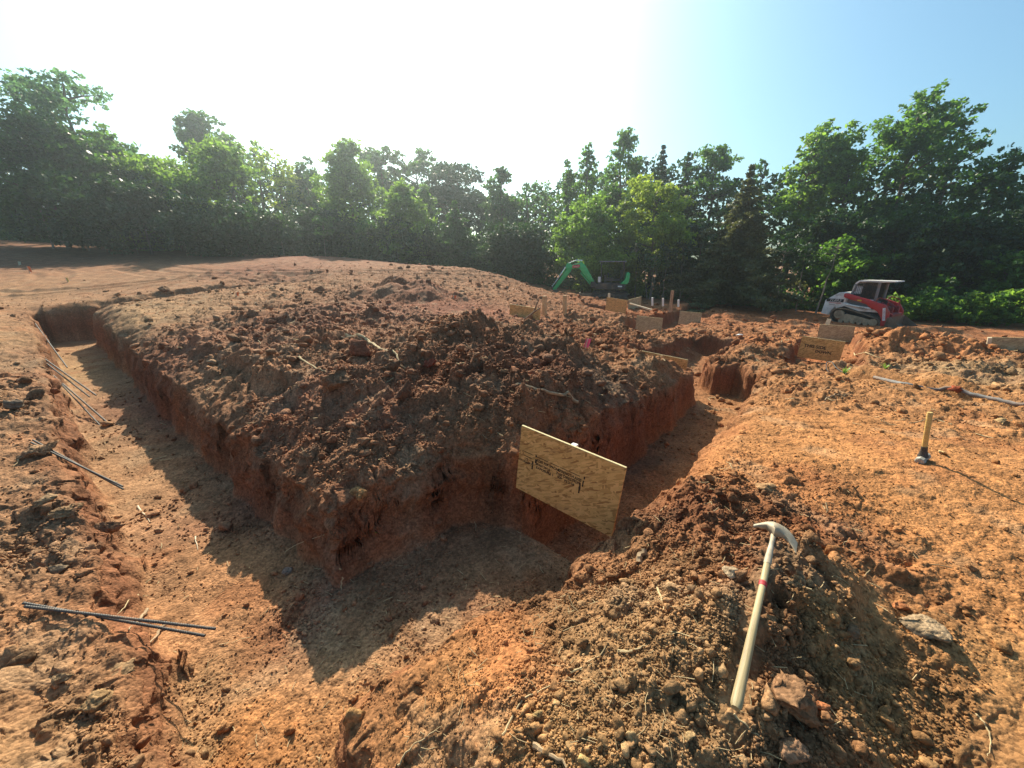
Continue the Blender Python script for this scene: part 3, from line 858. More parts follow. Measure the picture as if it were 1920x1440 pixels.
# ------------------------------------------------------------------ grey pipe, wire, flags, litter, weeds
def ground_line(pxs, lift, name, mat, rad, label, cat, group=None, seg=8, jit=.0, taper=False, sub=6, parent=None, follow=True):
    P = [hit(*p) for p in pxs]; pts = []
    for i in range(len(P) - 1):
        for q in range(sub):
            t = q / sub
            p0, p1, p2, p3 = P[max(i - 1, 0)], P[i], P[i + 1], P[min(i + 2, len(P) - 1)]
            c = .5 * ((2 * p1) + (p2 - p0) * t + (2 * p0 - 5 * p1 + 4 * p2 - p3) * t * t + (3 * p1 - p0 - 3 * p2 + p3) * t ** 3)
            pts.append(c)
    pts.append(P[-1])
    A_ = np.array([p[:] for p in pts])
    if follow: A_[:, 2] = np.maximum(A_[:, 2], ground_h(A_[:, 0], A_[:, 1], False))
    if jit: A_ += rng.normal(0, jit, A_.shape) * np.array([1, 1, .6])
    o0 = Vector(A_[0])
    pts = [Vector(p) - o0 + Vector((0, 0, lift)) for p in A_]
    n = len(pts)
    rr = [rad * (1 - .75 * i / (n - 1)) if taper else rad * (1 + .12 * R.uniform(-1, 1) * bool(jit)) for i in range(n)]
    o = MB().tube(pts, rr, seg).build(name, mat, smooth=True, loc=o0)
    return tag(o, label, cat, group)
PIPE = plain('grey_conduit', (.22,.215,.205), .85, var=.3, scale=9, dirt=.6, spec=.1)
ground_line([(1640,708),(1700,722),(1760,733),(1830,745),(1890,756),(1960,770)], .004, 'conduit_pipe', PIPE, .026, 'long grey conduit pipe half buried along the gully on the right', 'pipe', seg=12)
WIRE = plain('black_wire', (.02,.018,.018), .5, var=.2)
ground_line([(1553,703),(1548,690),(1552,682),(1566,692),(1586,706)], .03, 'bent_wire', WIRE, .008, 'thin bent black wire beside a green weed', 'wire')
PINK = plain('pink_ribbon', (.75,.10,.22), .5, var=.2); ORG = plain('orange_plastic', (.80,.16,.03), .45, var=.15); YLW = plain('yellow_plastic', (.75,.55,.12), .5, var=.15)
PAPER = plain('white_plastic_litter', (.66,.70,.72), .4, var=.1)
def pin_flag(px, py, hpx, wpx, label, mat, cat, name, lean=(.1, 0)):
    p = hit(px, py); h = hpx * p.y / FPX; w_ = wpx * p.y / FPX
    t = thing(name, label, cat, p)
    MB().tube([(0, 0, -.05), (lean[0] * h * .5, 0, h * .5), (lean[0] * h, 0, h)], .008 if p.y < 10 else .015, 6).build('pin', LUMBER_PALE, t)
    vs = []; fs = []
    n = 6
    for i in range(n + 1):
        u = i / n
        for j, zz in enumerate((.25, 1.0)):
            for s_ in (0, 1):
                vs.append((lean[0] * h * zz + w_ * (u - .3), .12 * w_ * math.sin(u * 6 + zz * 2) + .004 * s_, h * zz - .06 * h * u))
    for i in range(n):
        a0 = i * 4; a1 = a0 + 4
        fs += [[a0, a1, a1 + 2, a0 + 2], [a0 + 1, a0 + 3, a1 + 3, a1 + 1], [a0 + 2, a1 + 2, a1 + 3, a0 + 3], [a0, a0 + 1, a1 + 1, a1]]
    fs += [[0, 2, 3, 1], [n * 4, n * 4 + 1, n * 4 + 3, n * 4 + 2]]
    MB().add(vs, fs).build('flag', mat, t)
    return t
pin_flag(1096, 656, 22, 9, 'bright pink survey ribbon beside the big spoil mound', PINK, 'survey flag', 'survey_flag', (.25, 0))
pin_flag(57, 513, 13, 6, 'orange survey marker on the graded pad at far left', ORG, 'survey marker', 'survey_marker', (-.1, 0))
pin_flag(36, 498, 7, 5, 'small pale marker in tree shade left of the orange marker', LUMBER_PALE, 'survey marker', 'survey_marker', (.1, 0))
pin_flag(128, 530, 9, 4, 'small yellow marker on the sunlit pad', YLW, 'survey marker', 'survey_marker', (-.2, 0))
pin_flag(443, 556, 8, 6, 'orange ribbon tied near the white plank on the pad edge', ORG, 'survey marker', 'survey_marker', (.2, 0))
pin_flag(850, 559, 5, 7, 'red ribbon scrap on the bank slope', ORG, 'survey marker', 'survey_marker', (.2, 0))
def crumpled(px, py, wpx, label, mat, name, cat):
    p = hit(px, py); w_ = wpx * p.y / FPX
    v = lumpy(ICO2[0], 77 + px, .5) * np.array([w_ / 2, w_ / 3, w_ / 5]); 
    o = np_mesh(name, v, ICO2[1], mat, loc=p + Vector((0, 0, w_ / 10)))
    return tag(o, label, cat)
crumpled(1387, 630, 17, 'white plastic scrap lying on the spoil left of the loader', PAPER, 'plastic_scrap', 'litter')
crumpled(985, 796, 12, 'orange clay-stained scrap at the left top of the printed panel', ORG, 'plastic_scrap', 'litter') if False else None

def leaf_mat(name, col, trans=(.16,.24,.04), tf=.35, var=.35):
    m, nt, b = new_mat(name)
    ge = N(nt, 'ShaderNodeNewGeometry')
    mr = N(nt, 'ShaderNodeMapRange'); mr.inputs['To Min'].default_value = 1 - var; mr.inputs['To Max'].default_value = 1 + var * 1.3
    nt.links.new(ge.outputs['Random Per Island'], mr.inputs['Value'])
    def mulc(c):
        mx = N(nt, 'ShaderNodeMix', data_type='RGBA', blend_type='MULTIPLY'); mx.inputs[0].default_value = 1
        mx.inputs[6].default_value = (*c, 1); nt.links.new(mr.outputs[0], mx.inputs[7]); return mx.outputs[2]
    nt.links.new(mulc(col), b.inputs['Base Color']); b.inputs['Roughness'].default_value = .5; b.inputs['Specular IOR Level'].default_value = .35
    tr = N(nt, 'ShaderNodeBsdfTranslucent'); nt.links.new(mulc(trans), tr.inputs['Color'])
    mi = N(nt, 'ShaderNodeMixShader'); mi.inputs[0].default_value = tf
    nt.links.new(b.outputs[0], mi.inputs[1]); nt.links.new(tr.outputs[0], mi.inputs[2])
    nt.links.new(mi.outputs[0], nt.nodes['Material Output'].inputs['Surface'])
    return m
WEED = leaf_mat('weed_leaf', (.16,.28,.05), (.3,.42,.06), .4)
def weed(px, py, hpx, label, n=9):
    p = hit(px, py); h = hpx * p.y / FPX; t = thing('weed', label, 'weed', p); mb = MB()
    for i in range(n):
        a_ = R.uniform(0, 6.28); l_ = h * R.uniform(.7, 1.2); s_ = R.uniform(.3, 1.1)
        prev = None; vs = []; fs = []
        for q in range(4):
            u = q / 3; r_ = s_ * l_ * u; z = l_ * (u - .35 * u * u * s_)
            w_ = h * .10 * math.sin(math.pi * (.15 + .8 * u))
            c_, d_ = math.cos(a_), math.sin(a_)
            vs += [(r_ * c_ - w_ * d_, r_ * d_ + w_ * c_, z), (r_ * c_ + w_ * d_, r_ * d_ - w_ * c_, z)]
        for q in range(3): fs.append([q * 2, q * 2 + 1, q * 2 + 3, q * 2 + 2])
        mb.add(vs, fs)
    mb.build('leaves', WEED, t)
    return t
weed(1583, 701, 16, 'bright green weed tuft beside the bent black wire')
weed(1659, 692, 14, 'bright green weed tuft on the dirt ridge above the pipe')
weed(704, 1000, 9, 'tiny green sprout on the trench corner slope', 4)

# roots, twigs and straw
ROOT = plain('root_bark', (.34,.23,.13), .85, var=.35, scale=30); STRAW = plain('dry_twig', (.46,.34,.18), .85, var=.3, scale=30); BARK = plain('dark_stick', (.18,.11,.065), .85, var=.35, scale=30)
def root(pxs, rad, label, mat=ROOT, cat='root', name='tree_root', taper=True, lift=None, jit=None, follow=True, group='roots and twigs in the dirt'):
    return ground_line(pxs, rad * .6 if lift is None else lift, name, mat, rad, label, cat, group, 6, rad * .35 if jit is None else jit, taper, 5, follow=follow)
root([(648,630),(690,640),(714,655),(742,665),(750,685),(768,697)], .022, 'long pale root trailing down left of the big mound', STRAW)
root([(640,634),(680,643),(706,652)], .014, 'short straight root lying against the pale root', ROOT)
root([(962,728),(1020,737),(1058,744),(1086,757)], .018, 'brown branch lying on the mound right-hand slope', ROOT, 'branch', 'fallen_branch', False)
root([(942,1380),(973,1327),(1007,1300),(1050,1282),(1093,1280)], .0045, 'long curved twig on the near bank at bottom centre', STRAW, 'twig', 'dry_twig')
root([(747,1438),(773,1400),(800,1382),(828,1362)], .004, 'curving twig at the bottom edge left of centre', STRAW, 'twig', 'dry_twig')
root([(1070,1262),(1123,1233),(1137,1210)], .004, 'bent pale twig above the long curved twig', STRAW, 'twig', 'dry_twig')
root([(1158,1223),(1190,1222),(1212,1210)], .007, 'short thick twig left of the mattock handle', STRAW, 'twig', 'dry_twig')
root([(997,1400),(1030,1417),(1066,1440)], .010, 'thick stick running off the bottom edge', ROOT, 'stick', 'dry_stick')
root([(1829,1339),(1848,1365),(1857,1395),(1850,1419)], .0035, 'thin crooked twig at the lower right', STRAW, 'twig', 'dry_twig')
root([(1233,1105),(1246,1152)], .006, 'straight wood splinter left of the red tape', STRAW, 'twig', 'dry_twig')
root([(1377,1340),(1410,1375),(1450,1400)], .0035, 'fine twig under the butt of the mattock', STRAW, 'twig', 'dry_twig')
root([(279,1150),(262,1172),(246,1188)], .011, 'curved root hooked over the lower-left bars', ROOT, lift=.03)
root([(313,1175),(296,1196),(278,1215)], .011, 'thick root stub just right of the hooked root', ROOT, lift=.02)
root([(262,1121),(240,1140),(222,1157)], .005, 'thin straight root above the lower-left bars', STRAW, lift=.02)
root([(637,1066),(641,1085),(639,1108)], .012, 'root hanging out of the trench corner wall', STRAW, follow=False, lift=.0)
root([(259,950),(283,980)], .008, 'pale stick lying on the sunlit trench floor', LUMBER_PALE, 'stick', 'dry_stick')
root([(366,1008),(371,1032)], .006, 'small pale stick by the shadow edge on the trench floor', LUMBER_PALE, 'stick', 'dry_stick')
root([(1704,795),(1740,790),(1775,781),(1795,780)], .005, 'thin root behind the hammer handle', STRAW)
root([(1545,752),(1560,744),(1575,741),(1590,748)], .010, 'tangled root on the open ground below the bent wire', ROOT)
root([(1552,748),(1566,752),(1584,742)], .008, 'second root crossing the tangled root', STRAW)
root([(1205,1035),(1196,1058)], .018, 'wood chip beside the lip of the right bank', ROOT, 'wood chip', 'wood_chip', False)
root([(0 + 535,1035),(560,1020),(610,1003)], .005, 'fine root hanging across the corner wall', STRAW, follow=False)
root([(345,783),(352,793),(360,795)], .007, 'short root on the left rim of the island', STRAW)
root([(562,672),(590,690),(612,700)], .012, 'straight pale stick left of the red boulder', STRAW, 'stick', 'dry_stick')
root([(1600,668),(1622,663),(1660,676)], .014, 'pale root crossing the ridge above the weeds', STRAW)
def lean_stick(a_, b_, f, rad, label):
    p, q = Vector(at_fwd(*a_, f)), Vector(at_fwd(*b_, f - .05)); d = q - p
    pts = [Vector((0, 0, 0)) + d * t + Vector((R.uniform(-1, 1), R.uniform(-1, 1), 0)) * .02 * math.sin(3.14 * t) for t in (-.15, 0, .25, .5, .75, 1)]
    return tag(MB().tube(pts, [rad, rad, rad * .95, rad * .8, rad * .7, rad * .4], 6).build('dry_stick', BARK, loc=p), label, 'stick', 'roots and twigs in the dirt')
lean_stick((996,592), (1011,562), 7.5, .02, 'dark stick standing up out of the mound top')
lean_stick((987,596), (1014,577), 7.0, .02, 'dark stick slanting low over the mound top')
lean_stick((1360,640), (1376,622), 8.5, .014, 'thin stick leaning near the white scrap') if False else None

# ------------------------------------------------------------------ single rocks and clods
ROCKS = [(672,668,44,.9,(.20,.088,.055),'red-brown boulder under the pale root'),(757,750,38,1.1,(.15,.08,.052),'dark angular clod on the island, pointing up'),
 (627,738,56,.8,(.2,.12,.075),'broad brown clod left of the dark angular clod'),(732,700,44,.8,(.17,.1,.062),'flat brown clod at the foot of the pale root'),
 (803,696,34,.8,(.22,.07,.045),'reddish clod at the foot of the big mound'),(946,704,26,.9,(.24,.16,.1),'rounded clod on the mound shoulder'),
 (25,772,32,.8,(.17,.14,.11),'grey boulder on the left bank above the slab'),(62,858,50,.45,(.3,.2,.125),'flat slab clod beside the thick bar'),
 (463,688,52,.7,(.26,.17,.11),'rounded clod on the island behind the left rim'),(170,1335,58,.6,(.32,.22,.12),'low broad clod in the lower-left gravel'),
 (108,1290,36,.8,(.26,.19,.115),'tan clod left of the low broad clod'),(212,1268,70,.5,(.26,.18,.105),'crumbling clod group below the bars'),
 (84,952,38,.7,(.28,.2,.125),'rounded clod high on the left bank'),(118,978,50,.6,(.24,.165,.1),'large clod under the thick bar'),
 (98,1072,38,.7,(.2,.16,.115),'dark stone in the shaded left hollow'),(186,988,46,.8,(.24,.15,.095),'clod at the lip of the left trench'),
 (1484,1338,88,.72,(.24,.145,.085),'big crumbly clod right of the mattock handle'),(1186,1098,48,.75,(.30,.19,.10),'brown clod on the near bank edge'),
 (1375,1080,30,.6,(.38,.31,.22),'pale stone left of the mattock neck'),(1748,1196,80,.55,(.33,.255,.17),'long pale stone on the sunlit ground at lower right'),
 (1690,1146,34,.7,(.36,.16,.075),'orange clod just above the long pale stone'),(1545,1336,40,.6,(.36,.15,.07),'orange clod beside the big crumbly clod'),
 (664,1362,40,1.1,(.36,.22,.10),'tan rock at the trench foot at bottom centre'),(1492,1434,60,.7,(.31,.20,.13),'pinkish rock at the bottom edge'),
 (1096,1436,30,.9,(.44,.34,.16),'yellowish pebble at the bottom edge'),(1602,1196,38,.8,(.2,.14,.09),'grey-brown stone in the mound shade'),
 (513,1082,26,.8,(.30,.19,.11),'tan stone on the shaded trench floor'),(538,1076,18,.8,(.30,.27,.23),'grey pebble next to the tan stone'),
 (676,968,42,.6,(.33,.19,.09),'orange flat stone on the trench corner slope'),(1797,741,26,.8,(.30,.085,.045),'red clod lying across the grey pipe'),
 (600,548,28,.8,(.24,.15,.1),'brown boulder on the rim of the pad'),(306,551,15,.7,(.22,.14,.09),'small dark clod on the pad behind the trench end'),
 (322,553,13,.9,(.22,.13,.085),'small rounded clod at the pad, right of another'),(1292,1395,30,.9,(.33,.24,.13),'tan lump below the mattock at the bottom'),
 (1010,1350,26,1.0,(.40,.29,.14),'yellow-brown lump on the bank above the stick'),(1190,1395,28,.8,(.36,.26,.14),'tan lump right of the thick stick'),
 (1440,920,36,.5,(.34,.22,.12),'flat clod on the ground beyond the mattock head'),(1330,905,30,.6,(.36,.2,.1),'small clod right of the printed panel'),
 (1880,500+295,24,.6,(.44,.32,.17),'yellow stone beyond the hammer'),(1768,851,14,.7,(.5,.38,.2),'pale pebble right of the hammer head')]
def rock(i, px, py, wpx, asp, col, label):
    p = hit(px, py); w_ = wpx * math.hypot(p.y * CP + (EYE - p.z) * SP, 0) / FPX
    ic = ICO4 if wpx > 45 else ICO3
    v = lumpy(ic[0], 900 + i * 7, .42)
    v = v * np.array([1, .8, asp * .8]) * w_ / 2 / np.abs(v[:, 0]).max()
    v += (w_ * (.07 if 'clod' in label or 'lump' in label else .03) * fbm(v[:, 0] * 9 / w_ + i, v[:, 1] * 9 / w_ + v[:, 2] * 7 / w_, 500 + i, 3))[:, None] * v / (np.linalg.norm(v, axis=1, keepdims=True) + 1e-6)
    a_ = R.uniform(-.5, .5); c_, s_ = math.cos(a_), math.sin(a_)
    v = np.stack([v[:, 0] * c_ - v[:, 1] * s_, v[:, 0] * s_ + v[:, 1] * c_, v[:, 2]], 1)
    o = np_mesh('clay_clod' if 'clod' in label or 'lump' in label else 'field_stone', v, ic[1], SOIL, colors=np.tile(np.array(col) * np.array([.95, .84, .74]), (len(v), 1)), loc=Vector((p.x, p.y + w_ * .2, gz(p.x, p.y + w_ * .2) + w_ * asp * .2)))
    tag(o, label, 'clod' if 'clod' in label or 'lump' in label else 'rock', 'larger clods and stones on the site')
for i, q in enumerate(ROCKS): rock(i, *q)

# ------------------------------------------------------------------ machines
def paint(name, col, rough=.38, dirt=.3):
    return plain(name, col, rough, 0., var=.1, scale=5, spec=.5, dirt=dirt, dirtcol=(.26, .15, .08))
P_WHITE = paint('white_paint', (.74,.73,.68), .4, .35); P_RED = paint('red_paint', (.48,.025,.03), .35, .25); P_DRED = paint('dull_red_paint', (.22,.02,.025), .5, .3)
P_GREEN = paint('green_paint', (.015,.46,.13), .35, .15); P_GREY = paint('grey_paint', (.16,.17,.18), .5, .2); P_BLACK = paint('black_paint', (.02,.02,.022), .5, .3)
RUBBER = plain('muddy_rubber', (.10,.085,.07), .9, var=.4, scale=6, dirt=.55, dirtcol=(.40,.28,.17)); RUBDARK = plain('dark_rubber', (.025,.024,.024), .85, var=.3, scale=6, dirt=.2)
MUD = plain('caked_mud', (.40,.30,.19), .9, var=.4, scale=5, dirt=.3, dirtcol=(.2,.14,.09)); CHROME = plain('chromed_rod', (.65,.66,.67), .2, .9, var=.05)
DSTEEL = plain('bucket_steel', (.20,.16,.12), .6, .4, var=.35, scale=5, dirt=.5); SEAT = plain('seat_vinyl', (.03,.03,.032), .55, var=.2)
GLASSY = plain('pale_decal', (.72,.74,.73), .4, var=.1); SIGNR = plain('decal_red', (.5,.03,.035), .45, var=.1); YELD = plain('decal_yellow', (.75,.48,.05), .45, var=.1); INKB = plain('decal_black', (.018,.018,.02), .5, var=.1)

def belt(P, th, y0, y1, lug=.0):
    """closed band around outline P (counter-clockwise in X-Z)"""
    P = [Vector((p[0], p[1])) for p in P]
    Q = []
    for i in range(len(P)):                  # subdivide
        a_, b_ = P[i], P[(i + 1) % len(P)]; n = max(1, int((b_ - a_).length / .055))
        Q += [a_ + (b_ - a_) * (q / n) for q in range(n)]
    n = len(Q); vs = []; fs = []
    for i in range(n):
        t = (Q[(i + 1) % n] - Q[i - 1]).normalized(); nr = Vector((t.y, -t.x))
        o_ = Q[i] + nr * (lug if i % 2 else 0); in_ = Q[i] - nr * th
        for (p, y) in ((o_, y0), (o_, y1), (in_, y1), (in_, y0)): vs.append((p.x, y, p.y))
    for i in range(n):
        a_ = i * 4; b_ = ((i + 1) % n) * 4
        for k_ in range(4): fs.append([a_ + k_, b_ + k_, b_ + (k_ + 1) % 4, a_ + (k_ + 1) % 4])
    return MB().add(vs, fs)

def round_outline(P, r, n=5):
    out = []
    m = len(P)
    for i in range(m):
        a_, b_, c_ = Vector(P[i - 1]), Vector(P[i]), Vector(P[(i + 1) % m])
        u = (a_ - b_); v = (c_ - b_); d = min(r, u.length * .45, v.length * .45)
        p0 = b_ + u.normalized() * d; p1 = b_ + v.normalized() * d
        for q in range(n + 1):
            t = q / n; out.append(tuple((1 - t) ** 2 * p0 + 2 * t * (1 - t) * b_ + t * t * p1))
    return out

def loader(loc, rz, tilt=0.):
    T = thing('track_loader', 'white and red compact track loader with caged cab and bucket by the trees', 'loader', loc, rz)
    T.rotation_euler = (0, tilt, rz)
    body = MB().prism([(-1.46,.40),(-1.40,1.06),(-1.36,1.10),(-.92,1.46),(-.60,1.47),(-.57,1.40),(-.60,.98),(-.92,.80),(-1.06,.60),(-1.12,.36)], -.74, .74, bev=.02).build('engine_cover', P_WHITE, T, smooth=True)
    st = MB().box((-1.00, -.743, 1.08), (.70, .008, .15)).build('stripe', INKB, T)
    text_obj('lettering', 'TL8R2', .155, P_WHITE, st, frame((-1.0, -.749, 1.08), (1, 0, 0), (0, 0, 1)), shear=.25, sx=1.15)
    MB().box((-.98, -.744, .955), (.5, .006, .025)).build('pinstripe', SIGNR, T)
    text_obj('lettering', 'Takeuchi', .07, INKB, T, frame((-1.1, -.745, .88), (1, 0, 0), (0, 0, 1)))
    MB().prism([(-.95,.80),(-.6,.98),(-.55,1.0),(.1,.78),(.75,.76),(.75,.66),(0,.66),(-.6,.84),(-.9,.70)], -.735, -.60, bev=.01).prism([(-.95,.80),(-.6,.98),(-.55,1.0),(.1,.78),(.75,.76),(.75,.66),(0,.66),(-.6,.84),(-.9,.70)], .60, .735, bev=.01).build('chassis_rail', P_WHITE, T)
    MB().box((-.1, 0, .62), (1.9, .80, .55), bev=.03).build('chassis', P_BLACK, T)
    out = round_outline([(-.80,.02),(.62,.0),(.92,.12),(.90,.34),(.70,.44),(-.40,.74),(-.86,.74),(-1.02,.50),(-1.0,.22)], .22)
    for sg in (-1, 1):
        y0, y1 = (sg * .44, sg * .86)
        tr = belt(out, .035, min(y0, y1), max(y0, y1), .022).build('track', RUBBER, T)
        yy = sg * .80
        MB().cyl((-.68, yy - .06, .46), (-.68, yy + .06, .46), .20, seg=20).cyl((-.68, yy - .08, .46), (-.68, yy + .08, .46), .10).build('sprocket', MUD, tr, smooth=True)
        MB().cyl((.66, yy - .05, .22), (.66, yy + .05, .22), .16, seg=20).build('idler', MUD, tr, smooth=True)
        fr = MB().prism([(-.66,.16),(.55,.13),(.62,.30),(.2,.40),(-.40,.50),(-.55,.38)], yy - .04, yy + .03, bev=.02)
        for q in range(5): fr.cyl((-.55 + q * .24, yy - .07, .13), (-.55 + q * .24, yy + .06, .13), .085, seg=14)
        for q in range(9): fr.box((-.5 + q * .125 + R.uniform(-.03, .03), yy - .05 * sg * -1 * -1, .24 + R.uniform(0, .12)), (.11, .05, .07), bev=.012)
        fr.build('roller_frame', MUD, tr)
    # cab
    cab = MB()
    for y in (-.47, .47):
        for a_, b_ in (((-.58,y,.95),(-.42,y,1.88)),((-.42,y,1.88),(-.28,y,2.0)),((.42,y,.85),(.42,y,2.0)),((-.58,y,1.22),(.42,y,1.10))): cab.cyl(a_, b_, .058, seg=8)
    cab.prism([(-.60,.85),(-.56,1.22),(.44,1.10),(.44,.80)], -.48, .48, bev=.01)
    cab.box((.42, 0, 1.98), (.08, .96, .06))
    cab.box((-.5, 0, 1.5), (.05, .92, .6))
    cab.build('cab', P_GREY, T)
    MB().prism([(-.47,1.90),(-.36,2.02),(-.28,2.05),(.95,2.05),(.97,2.0),(.45,1.97),(-.3,1.97),(-.42,1.86)], -.53, .53, bev=.012).build('roof', P_WHITE, T)
    for sg in (-1, 1):
        ms = MB(); y = sg * .47
        for q in range(15):
            x = -.52 + q * .065; zl = 1.21 - (x + .55) * .11; zh = min(1.96, 1.22 + (x + .60) * 5) if x < -.42 else 1.96
            if zh > zl: ms.box((x, y, (zl + zh) / 2), (.014, .012, zh - zl))
        for q in range(11): ms.box((-.05, y, 1.24 + q * .066), (.92, .012, .014))
        ms.build('side_screen', P_BLACK, T)
    MB().box((-.06, .43, 1.50), (.84, .012, .80)).build('cab_dim_sheet', P_BLACK, T)  # added black sheet, stands in for the dimness inside the cab
    MB().box((-.30, -.462, 1.60), (.27, .006, .36)).build('decal', GLASSY, T)
    MB().box((.22, -.492, 1.16), (.30, .006, .07)).build('decal', GLASSY, T)
    MB().box((-.15, 0, 1.05), (.45, .5, .14), bev=.04).box((-.36, 0, 1.38), (.12, .5, .6), bev=.04).build('seat', SEAT, T)
    for sg in (-1, 1):
        y0, y1 = sorted((sg * .755, sg * .86))
        arm = MB().prism(round_outline([(-.66,1.44),(-.55,1.45),(.55,1.14),(.95,1.02),(1.14,.72),(1.16,.30),(1.06,.08),(.94,.10),(.92,.42),(.72,.72),(.36,.90),(.28,1.0),(-.66,1.26)], .07, 3), y0, y1, bev=.01).build('lift_arm', P_RED, T, smooth=True)
        if sg < 0:
            MB().box((-.02, -.863, 1.155), (.15, .006, .06), M=None).build('reflector', YELD, arm)
            M_ = frame((.975, -.866, .62), (.18, 0, -.95), (.95, 0, .18))
            MB().box((0, 0, 0), (.56, .095, .006), M=M_).build('arm_decal', GLASSY, arm)
            text_obj('lettering', 'TAKEUCHI', .085, SIGNR, arm, M_ @ Matrix.Translation((0, 0, .005)), sx=1.1)
        MB().cyl((-.55, sg * .80, .93), (.45, sg * .80, .82), .04, seg=10).build('hydraulic_cylinder', P_WHITE, T, smooth=True)
        MB().loop([(.45, sg * .66, .95), (.56, sg * .66, 1.28), (.62, sg * .66, 1.31), (.88, sg * .66, 1.24), (.95, sg * .66, 1.18), (.95, sg * .66, .75), (.90, sg * .66, .72), (.6, sg * .66, .80)], .022).build('handrail', P_DRED, T)
    MB().box((1.06, 0, .50), (.12, 1.52, .14), bev=.02).box((1.05, -.35, .72), (.10, .10, .42), bev=.02).box((1.05, .35, .72), (.10, .10, .42), bev=.02).prism([(1.0,.2),(1.16,.2),(1.2,.62),(1.02,.66)], -.62, .62, bev=.02).build('front_frame', P_DRED, T)
    for sg in (-1, 1): MB().cyl((.62, sg * .34, 1.08), (1.08, sg * .34, .78), .05, seg=10).build('tilt_cylinder', P_DRED, T, smooth=True)
    MB().box((.50, .26, .95), (.30, .12, .5), bev=.03).box((.62, 0, .72), (.2, .8, .3), bev=.03).build('foot_guard', P_BLACK, T)
    bk = MB().prism([(1.14,.50),(1.10,.06),(1.18,.0),(2.05,-.06),(2.07,-.03),(1.26,.06),(1.20,.12),(1.20,.50)], -.90, .90)
    for y in (-.90, .885): bk.prism([(1.12,.50),(1.10,.04),(1.22,-.0),(1.98,-.05),(1.62,.16),(1.26,.46)], y, y + .018)
    bk.build('bucket', DSTEEL, T)
    MB().box((-1.47, 0, .42), (.06, 1.0, .05)).build('rear_step', MUD, T)
    return T
_lp = at_fwd(1612, 603, 17.7)
_az = math.radians(150)
loader((_lp[0] + .1, _lp[1], gz(_lp[0], _lp[1]) - .02), math.pi / 2 - _az, .0).scale = (.95, .95, .95)

